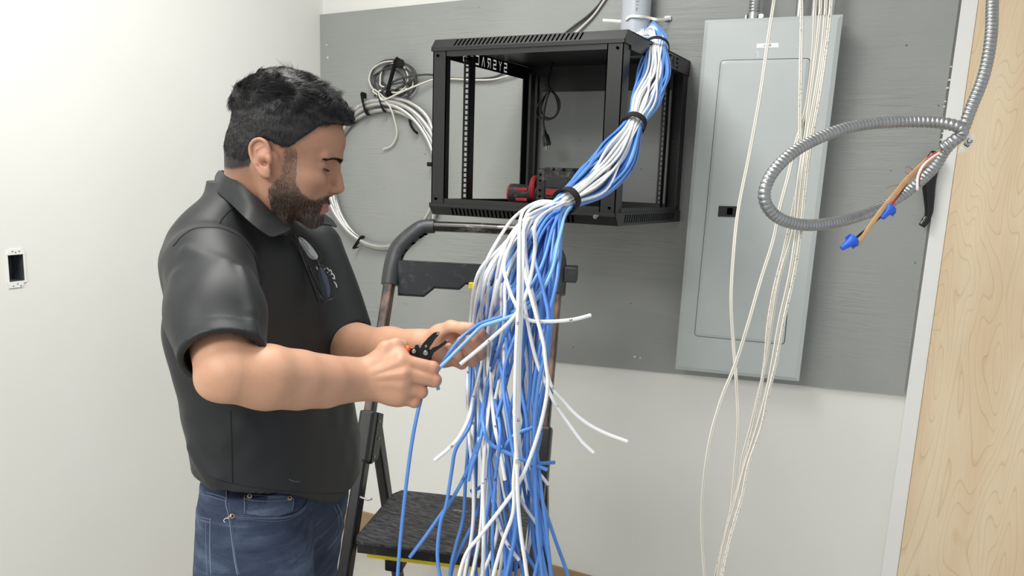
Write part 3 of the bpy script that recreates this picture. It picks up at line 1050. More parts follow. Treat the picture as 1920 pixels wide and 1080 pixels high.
curve_obj('cable', [(1075, 66, -.03), (1092, 50, -.028), (1112, 30, -.026), (1128, 8, -.026), (1142, -14, -.026), (1156, -45, -.026)], .0042, M_ivory, t)

# ------------------------------------------------------------------ thin ivory wires from the ceiling on the right
def dep(L): return [at_depth(x, y, d) for x, y, d in L]


t_ = NT('ivory_wire_with_print')
v_ = t_.coords()
t_.l(t_.ramp(t_.noise(v_, 420, 1, .3), [(0.64, lin('d9d5ca')), (0.70, lin('8a8781'))]), t_.b.inputs['Base Color'])
t_.b.inputs['Roughness'].default_value = .4
M_ivoryp = t_.m
WIRES = [
    ([(1462, -60, 1.5), (1450, 10, 1.5), (1438, 90, 1.48), (1425, 180, 1.46), (1405, 290, 1.45), (1385, 390, 1.44), (1376, 470, 1.43), (1371, 560, 1.42), (1375, 640, 1.42), (1381, 720, 1.41), (1384, 800, 1.40), (1378, 880, 1.40), (1368, 980, 1.4), (1352, 1090, 1.4), (1350, 1200, 1.4)],
     'thin ivory wire furthest left at its top, hanging across the breaker panel door'),
    ([(1532, -60, 1.46), (1528, 20, 1.46), (1524, 100, 1.45), (1512, 200, 1.44), (1492, 270, 1.43), (1478, 330, 1.42), (1462, 390, 1.41), (1450, 450, 1.4), (1425, 530, 1.39), (1402, 610, 1.38), (1380, 680, 1.38), (1352, 750, 1.37), (1330, 830, 1.36), (1318, 920, 1.36), (1316, 1000, 1.36), (1322, 1090, 1.36), (1330, 1200, 1.36)],
     'thin ivory wire that crosses another near the panel bottom and swings out furthest left'),
    ([(1503, -60, 1.44), (1503, 40, 1.44), (1501, 140, 1.43), (1500, 240, 1.43), (1502, 300, 1.43), (1492, 370, 1.43), (1470, 470, 1.42), (1452, 540, 1.41), (1440, 610, 1.4), (1434, 680, 1.4), (1420, 760, 1.4), (1405, 830, 1.4), (1388, 900, 1.4), (1370, 960, 1.4), (1356, 1020, 1.4), (1340, 1090, 1.4), (1330, 1200, 1.4)],
     'ivory wire hanging straight at the top and bowed left below the metal loop'),
    ([(1552, -60, 1.40), (1548, 20, 1.40), (1542, 90, 1.40), (1530, 170, 1.39), (1516, 250, 1.39), (1504, 340, 1.38), (1494, 430, 1.38), (1480, 520, 1.37), (1462, 600, 1.37), (1448, 680, 1.37), (1436, 740, 1.37), (1420, 800, 1.37), (1398, 870, 1.37), (1380, 940, 1.37), (1360, 1010, 1.37), (1345, 1090, 1.37), (1335, 1200, 1.37)],
     'ivory wire lying just left of the rightmost wire of the hanging group'),
    ([(1563, -60, 1.38), (1557, 20, 1.38), (1549, 90, 1.38), (1536, 180, 1.37), (1520, 270, 1.37), (1510, 350, 1.36), (1501, 440, 1.36), (1488, 520, 1.36), (1470, 600, 1.35), (1455, 680, 1.35), (1440, 740, 1.35), (1428, 800, 1.35), (1404, 870, 1.35), (1392, 930, 1.35), (1380, 970, 1.35), (1366, 1020, 1.35), (1352, 1090, 1.35), (1345, 1200, 1.35)],
     'rightmost ivory wire of the group hanging in front of the breaker panel'),
    ([(1541, -60, 1.42), (1538, 20, 1.42), (1530, 100, 1.42), (1518, 190, 1.42), (1508, 270, 1.42), (1497, 340, 1.41), (1488, 430, 1.41), (1462, 520, 1.40), (1448, 600, 1.4), (1436, 680, 1.4), (1422, 740, 1.4), (1408, 800, 1.4), (1392, 860, 1.4), (1386, 920, 1.4), (1378, 970, 1.4), (1362, 1030, 1.4), (1350, 1090, 1.4), (1342, 1200, 1.4)],
     'ivory wire hidden between its neighbours in the tightest part of the hanging group'),
]
for k, (L, lab) in enumerate(WIRES):
    P = dep(L)
    dr_ = P[0] - P[1]; P = [P[0] + dr_ * ((2.88 - P[0][2]) / dr_[2])] + P
    S = spline(P, 8)
    mb = MB()
    # flat twin wire: two round conductors side by side
    T = np.gradient(S, axis=0); T /= np.linalg.norm(T, axis=1)[:, None]
    w = np.cross(T, -CM[2]); w /= np.linalg.norm(w, axis=1)[:, None]
    tw = np.sin(np.linspace(0, 4 + k, len(S)))[:, None] * .35
    b = np.cross(T, w)
    w = w * np.cos(tw) + b * np.sin(tw)
    mb.tube(S + w * .0016, .0018, 8); mb.tube(S - w * .0016, .0018, 8)
    o = tag(mb.build('hanging_wire', M_ivoryp if k in (2, 4) else M_ivory, smooth=True), lab, 'wire', 'thin ivory wires hanging from the ceiling')

# ------------------------------------------------------------------ big loop of flexible metal conduit at the right
fl = thing('armoured_cable_loop', tuple(at_depth(1600, 420, 1.42)), 'thick metal armoured cable looping in front of the breaker panel with wires at its end', 'armoured cable')
L = [(1880, -180, 1.50), (1866, -80, 1.46), (1861, 0, 1.42), (1858, 70, 1.40), (1845, 140, 1.40), (1820, 205, 1.40), (1803, 250, 1.41), (1790, 262, 1.43), (1770, 285, 1.45), (1755, 310, 1.46), (1725, 340, 1.46), (1690, 367, 1.46), (1640, 394, 1.44),
     (1580, 414, 1.40), (1520, 422, 1.36), (1474, 415, 1.33), (1444, 395, 1.31), (1433, 365, 1.30), (1446, 328, 1.30), (1478, 293, 1.31), (1520, 266, 1.33), (1580, 242, 1.35), (1640, 231, 1.37), (1700, 228, 1.38), (1750, 229, 1.37), (1785, 234, 1.355),
     (1803, 242, 1.35), (1801, 254, 1.355), (1785, 266, 1.36), (1766, 280, 1.37)]
armour('armour', spline(dep(L), 12), .0104, .0080, .24, M_steeld, fl, 14, 8)
mb = MB(); mb.tube(spline(dep([(1766, 280, 1.37), (1752, 292, 1.37), (1728, 312, 1.37), (1700, 338, 1.37), (1680, 362, 1.365), (1655, 392, 1.36), (1640, 412, 1.36), (1622, 438, 1.36), (1607, 462, 1.36)]), 5),
                   np.interp(np.linspace(0, 1, 41), [0, .2, .35, .7, .97, 1], [.003, .0072, .0062, .0050, .0044, .0018]), 8, flat=(1, .3))
mb.build('kraft_paper_wrap', simple('kraft_paper', 'd0a87a', 0.8, var=0.12, vscale=60), fl, smooth=True)
mb = MB(); mb.tube(spline(dep([(1756, 286, 1.365), (1738, 300, 1.362), (1728, 318, 1.36), (1723, 335, 1.36), (1722, 350, 1.36)]), 6), .0024, 8); mb.build('red_wire', simple('red_wire', 'c4202c', 0.4), fl, smooth=True)
mb = MB(); mb.tube(spline(dep([(1762, 286, 1.363), (1744, 298, 1.36), (1730, 312, 1.357), (1721, 332, 1.357), (1720, 357, 1.357)]), 6), .0024, 8); mb.build('white_wire', M_whitec, fl, smooth=True)
mb = MB(); mb.tube(spline(dep([(1740, 300, 1.375), (1712, 326, 1.375), (1690, 355, 1.375), (1675, 380, 1.37), (1668, 392, 1.37)]), 6), .0022, 8); mb.build('red_wire', bpy.data.materials['red_wire'], fl, smooth=True)
mb = MB(); mb.tube(spline(dep([(1740, 300, 1.38), (1710, 330, 1.38), (1688, 362, 1.38), (1662, 395, 1.375), (1636, 420, 1.37), (1612, 440, 1.365), (1600, 450, 1.362)]), 6), .0022, 8); mb.build('black_wire', M_blackw, fl, smooth=True)
mb = MB(); mb.tube(spline(dep([(1712, 318, 1.37), (1700, 312, 1.36), (1697, 322, 1.355), (1704, 326, 1.36)]), 6), .0007, 6)
mb.tube(spline(dep([(1705, 330, 1.37), (1716, 338, 1.36), (1724, 345, 1.355)]), 5), .0007, 6)
mb.tube(spline(dep([(1688, 346, 1.37), (1672, 349, 1.36), (1661, 353, 1.355)]), 5), .0007, 6)
mb.build('bare_strands', M_copper, fl, smooth=True)


def wirenut(px0, px1, d, parent):
    a, b = at_depth(*px0, d), at_depth(*px1, d)
    L = np.linalg.norm(b - a); T = (b - a) / L
    mb = MB()
    mb.tube([a, a + T * L * .12, a + T * L * .4, a + T * L * .75, b], [.0105, .011, .0082, .0058, .0046], 14)
    w = np.cross(T, CM[2]); w /= np.linalg.norm(w)
    mb.box(a + T * L * .25, (.026, .0022, L * .4), np.stack([w, np.cross(T, w), T], 1))
    return mb.build('wire_nut', simple('blue_wire_nut', '1f5fd6', 0.4), parent, smooth=True, auto=35)


wirenut((1671, 388), (1654, 409), 1.365, fl)
wirenut((1603, 448), (1578, 466), 1.36, fl)
bt = thing('black_tape_bundle', tuple(on_y(1735, 420, -.05)), 'strip of black electrical tape wrapped on wires hanging below the metal cable end', 'tape bundle')
mb = MB()
mb.tube(spline([on_y(1752, 283, -.05), on_y(1748, 310, -.05), on_y(1742, 340, -.045), on_y(1742, 370, -.04), on_y(1742, 395, -.04), on_y(1738, 410, -.04), on_y(1728, 424, -.045)], 6),
        np.interp(np.linspace(0, 1, 37), [0, .1, .35, .6, .8, .85, 1], [.008, .020, .018, .012, .009, .012, .009]), 10, flat=(1, .35), ref=(1, 0, 0))
mb.build('tape', simple('glossy_black_tape', '0e0e10', 0.22), bt, smooth=True)
# paper tag on the metal cable
tg = thing('paper_tag', tuple(at_depth(1815, 270, 1.40)), 'small white paper tag with handwritten letters tied to the metal cable by the plywood', 'tag')
c4 = [at_depth(1796, 288, 1.41), at_depth(1811, 286, 1.405), at_depth(1827, 264, 1.40), at_depth(1825, 249, 1.40), at_depth(1812, 252, 1.40), at_depth(1804, 268, 1.405)]
mb = MB(); nrm = -CM[2]
mb.add([p + nrm * .0006 for p in c4] + [p - nrm * .0006 for p in c4], [tuple(range(6)), tuple(range(11, 5, -1))] + [(i, (i + 1) % 6, 6 + (i + 1) % 6, 6 + i) for i in range(6)])
mb.build('tag_card', simple('paper_tag', 'eae6dc', 0.8), tg)
ax = (c4[3] - c4[0]); ax /= np.linalg.norm(ax); ay = np.cross(ax, -nrm); tc_ = at_depth(1815, 268, 1.402)
if ay @ CM[1] < 0: ay = -ay
text_mesh('EC', .0135, lambda a, b, c: tc_ + ax * a + ay * b + nrm * (.0012 + c), 'handwriting', tg, M_ink)
mb = MB(); mb.tube(spline(dep([(1797, 287, 1.409), (1794, 288, 1.41)]), 3), .0008, 6); mb.tube(spline(dep([(1800, 249, 1.40), (1808, 246, 1.40), (1818, 254, 1.40)]), 5), .0012, 6); mb.build('clear_tape', M_zip, tg)
# ================================================================== the hanging bundle of network cables
RC = .0030
M_cut = simple('cut_cable_core', '7d7468', 0.6, var=0.3, vscale=900)
# upper run: pixel centre, distance, half width in pixels, half depth in metres
SEC = [(1203, 30, 2.43, 15, .022), (1204, 62, 2.37, 15, .022), (1219, 58, 2.24, 19, .025), (1230, 72, 2.12, 20, .026), (1231, 90, 2.03, 20, .025),
       (1226, 135, 1.92, 30, .036), (1210, 185, 1.83, 29, .036), (1189, 233, 1.74, 18, .022), (1160, 290, 1.64, 36, .038), (1118, 338, 1.54, 38, .038), (1063, 376, 1.42, 18.5, .019)]
FAN = [(1018, 408, 1.34, 30, .03), (990, 455, 1.29, 50, .045), (968, 520, 1.24, 70, .055), (957, 600, 1.21, 74, .065), (950, 700, 1.2, 70, .07),
       (948, 800, 1.2, 66, .075), (950, 900, 1.2, 60, .08), (955, 1000, 1.2, 66, .08), (952, 1110, 1.2, 80, .08), (950, 1230, 1.2, 90, .08)]
fy = np.array([f[1] for f in FAN]); fd = np.array([f[2] for f in FAN])

HW = [  # white, traced ends: (pixels, depth shift, label, mark positions)
    ([(1000, 405), (972, 432), (952, 470), (945, 500), (950, 527), (965, 567), (987, 597), (1017, 603), (1070, 600), (1108, 591)], -.07, 'white network cable whose cut end sticks out to the right above the rest', [(-2, '64')]),
    ([(1008, 412), (1003, 470), (990, 540), (965, 592), (915, 640), (863, 683)], -.085, 'white network cable whose cut end points left in front of the hand', [(-2, '61')]),
    ([(1000, 402), (985, 440), (990, 510), (1004, 575), (1013, 623), (1017, 657), (1025, 695), (1036, 728), (1058, 754), (1076, 774), (1102, 795), (1136, 813), (1176, 828)], -.05, 'white network cable with its end reaching furthest right over the white wall', [(-6, '53'), (6, '12')]),
    ([(1008, 400), (985, 440), (975, 480), (977, 527), (987, 590), (995, 633), (1007, 680), (1024, 721), (1043, 761), (1069, 798), (1091, 828), (1113, 849)], -.06, 'white network cable curving out right and ending below the longest one', [(-4, '17'), (7, '08')]),
    ([(1000, 400), (965, 430), (940, 480), (925, 560), (912, 640), (900, 695), (887, 747), (880, 780), (865, 813), (847, 836), (815, 863)], -.06, 'white network cable ending furthest left, below the hands', [(-2, '05'), (6, '051')]),
    ([(995, 410), (962, 442), (938, 520), (925, 600), (920, 690), (923, 754), (928, 802), (937, 843), (947, 900)], -.055, 'white network cable ending in mid air above the middle of the ladder platform', [(6, '09')]),
    ([(998, 408), (978, 470), (980, 600), (990, 700), (995, 800), (999, 860), (1006, 882), (1017, 895), (1028, 909)], .0, 'white network cable with a short end by the right ladder sleeve', []),
    ([(1005, 410), (975, 460), (950, 560), (945, 650), (950, 760), (960, 860), (970, 920), (984, 950), (1002, 976), (1023, 1008)], .0, 'white network cable ending low down beside the right ladder rail', []),
    ([(998, 405), (955, 455), (930, 540), (912, 640), (908, 720), (912, 780), (918, 860), (925, 940), (939, 995), (954, 1024), (973, 1050)], -.04, 'white network cable ending lowest, over the front right of the platform', [(-2, '68'), (8, '41')]),
    ([(1004, 398), (980, 440), (984, 510), (1002, 580), (1018, 640), (1023, 680), (1027, 717), (1023, 754), (1010, 810), (987, 876), (961, 924), (902, 1002), (876, 1035), (861, 1080), (850, 1150)], -.08, 'white network cable sweeping from the right across all others to the lower left', []),
    ([(995, 385), (976, 410), (973, 473), (972, 540), (970, 607), (967, 673), (965, 787), (969, 865), (971, 935), (976, 995), (987, 1073), (995, 1150)], -.09, 'foremost white network cable dropping almost straight down the middle', [(4, '55'), (7, 'CC')]),
    ([(1002, 388), (984, 412), (981, 473), (979, 540), (977, 607), (974, 673), (972, 787), (966, 865), (963, 902), (962, 960), (943, 1015), (925, 1080), (915, 1150)], -.088, 'white network cable beside the foremost one, veering left near the bottom', [(6, 'L5')]),
    ([(1010, 378), (967, 405), (938, 443), (911, 493), (896, 547), (888, 603), (886, 640), (889, 674), (894, 705), (905, 760), (920, 830), (935, 920), (930, 1010), (900, 1090), (890, 1150)], -.03, 'outermost white network cable on the left, passing behind the fingers', []),
    ([(994, 418), (975, 480), (972, 600), (972, 700), (972, 780), (977, 860), (985, 898), (994, 918)], -.02, 'white network cable whose end shows just right of the middle pair', []),
]
HB = [
    ([(1015, 440), (985, 500), (945, 560), (910, 620), (903, 700), (900, 790), (891, 844), (869, 897), (844, 942), (825, 967), (796, 1008), (768, 1045)], -.01, 'blue network cable whose end hangs furthest left over the platform edge', [(7, '22')]),
    ([(1005, 430), (965, 480), (925, 560), (900, 650), (893, 740), (881, 797), (855, 841), (847, 882), (837, 945), (826, 979), (820, 1039), (826, 1090), (830, 1150)], -.02, 'blue network cable kinked to the left and dropping in front of the platform', []),
    ([(1000, 435), (955, 490), (915, 560), (890, 640), (882, 690), (880, 750), (878, 831), (873, 897), (869, 967), (855, 1023), (845, 1067), (840, 1150)], .02, 'blue network cable hanging nearly straight at the left side of the bundle', []),
    ([(1025, 440), (1000, 520), (950, 620), (920, 720), (912, 820), (905, 916), (891, 973), (869, 1017), (847, 1070), (838, 1150)], .03, 'blue network cable bending left in front of the platform, second from the kinked one', []),
    ([(1020, 430), (990, 500), (940, 600), (918, 700), (905, 803), (894, 847), (884, 875), (878, 902)], -.05, 'blue network cable ending just above the back edge of the platform, left side', [(5, 'L4')]),
    ([(1030, 440), (1005, 540), (965, 660), (940, 760), (926, 850), (915, 890), (903, 912), (882, 921)], .03, 'blue network cable with a short end pointing left at platform height', []),
    ([(1040, 420), (1015, 500), (960, 600), (920, 700), (905, 770), (907, 803), (919, 831), (947, 847), (982, 863), (1026, 881)], -.06, 'blue network cable with its end sticking out right across the ladder sleeve', []),
    ([(1045, 430), (1030, 540), (1010, 660), (985, 780), (975, 840), (988, 862), (1010, 868), (1041, 867)], .0, 'blue network cable with a level end just above the other right pointing one', []),
    ([(1050, 410), (1045, 520), (1015, 640), (1000, 740), (1005, 775), (1009, 793), (995, 803), (977, 809), (960, 819), (944, 841), (932, 864)], -.055, 'blue network cable that curls back to the left in the middle of the bundle', []),
    ([(1055, 410), (1048, 500), (1025, 620), (1005, 720), (1000, 800), (1002, 887), (1017, 939), (1039, 1006), (1065, 1080), (1080, 1150)], -.01, 'blue network cable hanging furthest right at the bottom of the picture', []),
    ([(1053, 415), (1040, 520), (1022, 640), (1002, 760), (998, 850), (1000, 920), (1006, 976), (1021, 1021), (1034, 1080), (1040, 1150)], .02, 'blue network cable second from right at the bottom of the picture', []),
    ([(1042, 430), (1020, 540), (990, 660), (965, 780), (950, 860), (955, 930), (962, 990), (980, 1028), (1007, 1071)], .0, 'blue network cable ending low at the right front corner of the platform', []),
    ([(1030, 430), (1005, 520), (955, 640), (920, 760), (913, 866), (929, 910), (941, 941)], .01, 'blue network cable ending in the middle of the bundle over the platform', []),
    ([(1052, 395), (1030, 405), (1008, 440), (1002, 480), (1012, 520), (1022, 560), (1028, 600), (1022, 660), (1010, 720), (1002, 800), (1003, 900), (1008, 1000), (1018, 1090), (1022, 1150)], -.06, 'blue network cable looping across the front right of the bundle below the lowest strap', []),
]
# two cables that run through the hands (end of the list is in the hands' depth)
HAND = [
    ([(1046, 450, 1.25), (1030, 510, 1.21), (1000, 560, 1.19), (965, 583, 1.19), (930, 597, 1.20), (905, 605, 1.208), (892, 612, 1.213), (876, 624, 1.212), (858, 641, 1.200), (842, 662, 1.196), (827, 686, 1.212), (812, 706, 1.222), (797, 727, 1.205), (786, 762, 1.19), (774, 820, 1.18), (764, 890, 1.18), (756, 960, 1.18), (750, 1020, 1.18), (745, 1090, 1.18), (742, 1150, 1.18)],
     'blue network cable held in both hands and hanging alone in front of the platform', M_bluec),
    ([(1050, 440, 1.24), (1034, 510, 1.19), (1000, 568, 1.17), (960, 592, 1.17), (930, 603, 1.18), (908, 610, 1.192), (897, 617, 1.199), (880, 634, 1.199), (860, 654, 1.195), (838, 676, 1.192), (823, 691, 1.194), (819, 700, 1.205), (818, 712, 1.212), (822, 731, 1.212)],
     'light blue network cable being cut, stretched between the two hands', M_bluel),
]
NW, NB = 24, 35
N = NW + NB
gold = math.pi * (3 - math.sqrt(5))
sun = [(math.sqrt((i + .5) / N) * math.cos(i * gold), math.sqrt((i + .5) / N) * math.sin(i * gold)) for i in range(N)]
score = sorted(range(N), key=lambda i: sun[i][1] * .25 + abs(sun[i][0] - .12) * 1.0 + random.uniform(-.12, .12))   # b<0 is the near side
whites = set(score[:NW])
wi = [i for i in range(N) if i in whites]; bi = [i for i in range(N) if i not in whites]
wi.sort(key=lambda i: sun[i][1]); bi.sort(key=lambda i: sun[i][0])


def clear_hand(x, y, d):
    w = max(0., min(1., (948 - x) / 25)) * max(0., min(1., (y - 520) / 60)) * max(0., min(1., (790 - y) / 70))
    return d + w * max(0., 1.290 + (d - 1.12) * .5 - d)


def frame_at(k):
    a = SEC[max(0, k - 1)]; b = SEC[min(len(SEC) - 1, k + 1)]
    t = np.array([b[0] - a[0], b[1] - a[1]], float); t /= np.linalg.norm(t)
    return np.array([-t[1], t[0]])


def upper(a, b, wob):
    out = []
    for k, (x, y, d, r, rd) in enumerate(SEC):
        nrm = frame_at(k)
        if nrm[0] > 0: nrm = -nrm        # a<0 is the picture's right/lower side, kept the same along the run
        # tight in the straps, looser between them
        loose = 0 if k in (4, 7, 10) else 1
        aa = a + wob[k][0] * .28 * loose; bb = b + wob[k][1] * .25 * loose
        q = math.hypot(aa, bb)
        if q > 1: aa, bb = aa / q, bb / q
        out.append(at_depth(x + nrm[0] * aa * r, y + nrm[1] * aa * r, d + bb * rd))
    return out


def mark(p, T, body, parent, rad):
    nrm = CAM - p; nrm -= T * (T @ nrm); nrm /= np.linalg.norm(nrm)
    w = np.cross(nrm, T)

    def fr(a, b, c):
        th = b / rad
        return p + T * a + (w * math.sin(th) + nrm * math.cos(th)) * (rad + .00025 + c)
    return text_mesh(body, .0052, fr, 'number_mark', parent, M_ink, .0001)


def make_cable(P, label, m, marks=(), group='network cables in the thick hanging bundle', sm=6, nmk=0):
    S = spline(P, sm)
    # small irregularities like a real jacket kept in a box
    mb = MB(); mb.tube(S, RC, 9)
    c = S.mean(0)
    o = tag(mb.build('network_cable', m, smooth=True, auto=60), label, 'cable', group)
    if 'end' in label or 'being cut' in label:
        e_ = S[-1]; T = S[-1] - S[-2]; T /= np.linalg.norm(T)
        mb = MB(); mb.tube([e_, e_ + T * .0003], RC * .62, 10); mb.build('cut_end', M_cut, o)
    for idx, body in marks:
        k = (len(P) + idx if idx < 0 else idx + nmk) * sm
        k = min(max(k, 1), len(S) - 2)
        T = S[k + 1] - S[k - 1]; T /= np.linalg.norm(T)
        if T @ CM[1] > 0 and abs(T @ CM[1]) > .8: T = -T
        mark(S[k], T, body, o, RC)
    return o


hero_w, hero_b = list(HW), list(HB)
nrest = 0
for col, idxs, heroes in (('w', wi, hero_w), ('b', bi, hero_b)):
    m = M_whitec if col == 'w' else M_bluec
    rest = []
    pool = list(idxs)
    # match heroes with strands: by the side on which they leave the lowest strap
    for hk, (L, dz, lab, mk) in enumerate(heroes):
        want = (1010 - L[0][0]) / 45.0
        best = min(pool, key=lambda i: abs(sun[i][0] - want) + (abs(sun[i][1] + .5) if dz < -.04 else abs(sun[i][1] - .3)))
        pool.remove(best)
        a, b = sun[best]
        wob = rng.uniform(-1, 1, (len(SEC), 2))
        P = upper(a, b, wob)
        nm = len(P)
        if L[0][1] > 415:
            pass
        for (x, y) in L:
            w_ = min(1, max(0, (y - 380) / 90))
            dd_ = np.interp(y, [376] + list(fy), [1.42] + list(fd)) + dz * w_ + b * .012
            if 'in front of the hand' in lab: dd_ = min(dd_, 1.135 if x < 930 else 1.15)
            else: dd_ = clear_hand(x, y, dd_)
            P.append(at_depth(x, y, dd_))
        make_cable(P, lab, m, mk, nmk=nm)
    pool.sort(key=lambda i: -sun[i][0])
    n = len(pool)
    for j, i in enumerate(pool):
        a, b = sun[i]
        wob = rng.uniform(-1, 1, (len(SEC), 2))
        P = upper(a, b, wob)
        if col == 'w':
            base = -1 + 1.15 * (j + .5) / n
        else:
            base = -.95 + 1.95 * ((j + .5) / n) ** .75
        if col == 'b' and (nrest := nrest + 1) in (0,):
            pass
        drift = 0
        bd = rng.uniform(-1, 1)
        for k, (x, y, d, r, rd) in enumerate(FAN):
            if k >= 4: drift += rng.uniform(-.33, .33) - drift * .12
            elif k > 1: drift += rng.uniform(-.10, .10)
            aa = np.clip(base + drift, -1.05, 1.05)
            if col == 'b' and k <= 2: aa = aa * (.75 + .08 * k) + (.28 - .09 * k)
            if col == 'w' and k <= 2: aa = aa * .9 - .12
            bb = b * max(0, 1 - k / 4) + bd * min(1, k / 4) + rng.uniform(-.2, .2)
            P.append(at_depth(x + aa * r, y + rng.uniform(-8, 8), clear_hand(x + aa * r, y, d + bb * rd * .8)))
        mk = []
        if col == 'w' or j % 3 == 0: mk = [(int(rng.integers(4, 8)), str(int(rng.integers(10, 69))))]
        if col == 'w':
            make_cable(P, 'white network cable running down inside the bundle and out of sight below', m, mk, 'white network cables running down out of sight', nmk=len(SEC))
        else:
            make_cable(P, 'blue network cable running down inside the bundle and out of sight below', m, mk, 'blue network cables running down out of sight', nmk=len(SEC))
for (L, lab, m), (a, b) in zip(HAND, ((-.8, -.4), (-.75, -.6))):
    P = upper(a, b, rng.uniform(-1, 1, (len(SEC), 2))) + [at_depth(*q_) for q_ in L]
    make_cable(P, lab, m, (), 'blue network cables held in the hands')

# hook and loop straps round the bundle
for k, lab in ((4, 'uppermost black strap round the cable bundle, right beside the rack top'), (7, 'middle black strap round the cable bundle, in front of the rack post'), (10, 'lowest black strap round the cable bundle, above the point where it fans out')):
    x, y, d, r, rd = SEC[k]
    c = at_depth(x, y, d)
    a = SEC[k - 1]; b = SEC[k + 1] if k + 1 < len(SEC) else FAN[0]
    T = at_depth(b[0], b[1], b[2]) - at_depth(a[0], a[1], a[2]); T /= np.linalg.norm(T)
    nx = frame_at(k); W1 = CM[0] * nx[0] - CM[1] * nx[1]; W1 -= T * (T @ W1); W1 /= np.linalg.norm(W1)
    W2 = np.cross(T, W1)
    ra = r * d / FPX + RC + .0016; rb = rd + RC + .0018
    hw = .0085 if k == 4 else .0105
    n = 40
    V, F = [], []
    for i in range(n):
        th = 2 * math.pi * i / n
        e = W1 * math.cos(th) * ra + W2 * math.sin(th) * rb
        en = e / np.linalg.norm(e)
        wv = .0012 * math.sin(3 * th)
        for dr_, dt in ((-.0012, -hw), (.0012, -hw), (.0016, 0), (.0012, hw), (-.0012, hw)):
            V.append(c + e + en * dr_ + T * (dt + wv))
    for i in range(n):
        j = (i + 1) % n
        for q_ in range(5):
            F.append((i * 5 + q_, j * 5 + q_, j * 5 + (q_ + 1) % 5, i * 5 + (q_ + 1) % 5))
    mb = MB(); mb.add(V, F)
    # overlapping loose tail of the strap
    tl_ = []
    for i in range(10):
        th = -.2 + i * .13
        e = W1 * math.cos(th) * (ra + .0025 + i * .0002) + W2 * math.sin(th) * (rb + .0025 + i * .0002)
        tl_.append(c + e)
    mb.tube(tl_, hw * .95, 6, flat=(.12, 1), ref=W1)
    tag(mb.build('cable_strap', M_velcro, smooth=True, auto=40), lab, 'strap', 'black straps on the cable bundle')
# ================================================================== signed distance modelling helpers
def ell(P, c, r, R=None):
    q = P - np.asarray(c, np.float32)
    if R is not None: q = q @ np.asarray(R, np.float32)      # columns of R = axes
    r = np.asarray(r, np.float32)
    k0 = np.sqrt(((q / r) ** 2).sum(-1)) + 1e-9
    k1 = np.sqrt(((q / (r * r)) ** 2).sum(-1)) + 1e-9
    return k0 * (k0 - 1) / k1


def cone(P, a, b, ra, rb, flat=None):
    """round cone; flat=(axis, factor) squashes the section along an axis"""
    a = np.asarray(a, np.float32); b = np.asarray(b, np.float32)
    q = P - a; d = b - a
    if flat is not None:
        ax = np.asarray(flat[0], np.float32); ax = ax / np.linalg.norm(ax)
        q = q + (q @ ax)[..., None] * ax * (flat[1] - 1)
        d = d + (d @ ax) * ax * (flat[1] - 1)
    t = np.clip((q @ d) / (d @ d), 0, 1)
    return np.sqrt(((q - t[..., None] * d) ** 2).sum(-1)) - (ra + (rb - ra) * t)


def chain(P, pts, rad, k=0.004, flat=None):
    r = None
    for i in range(len(pts) - 1):
        d = cone(P, pts[i], pts[i + 1], rad[i], rad[i + 1], flat)
        r = d if r is None else smin(r, d, k)
    return r


def smin(a, b, k):
    h = np.clip(.5 + .5 * (b - a) / k, 0, 1)
    return b * (1 - h) + a * h - k * h * (1 - h)


def smax(a, b, k): return -smin(-a, -b, k)


def vnoise(P, scale, seed=0):
    """smooth value noise in [-1,1]"""
    q = P * scale + 100.0
    i = np.floor(q).astype(np.int64); f = (q - i).astype(np.float32)
    f = f * f * (3 - 2 * f)
    out = 0
    for dx in (0, 1):
        for dy in (0, 1):
            for dz in (0, 1):
                h = (i[..., 0] + dx) * 374761393 + (i[..., 1] + dy) * 668265263 + (i[..., 2] + dz) * 2147483647 + seed * 974634777
                h = (h ^ (h >> 13)) * 1274126177
                h = ((h ^ (h >> 16)) & 0xffff) / 32767.5 - 1
                w = (f[..., 0] if dx else 1 - f[..., 0]) * (f[..., 1] if dy else 1 - f[..., 1]) * (f[..., 2] if dz else 1 - f[..., 2])
                out = out + h * w
    return out.astype(np.float32)


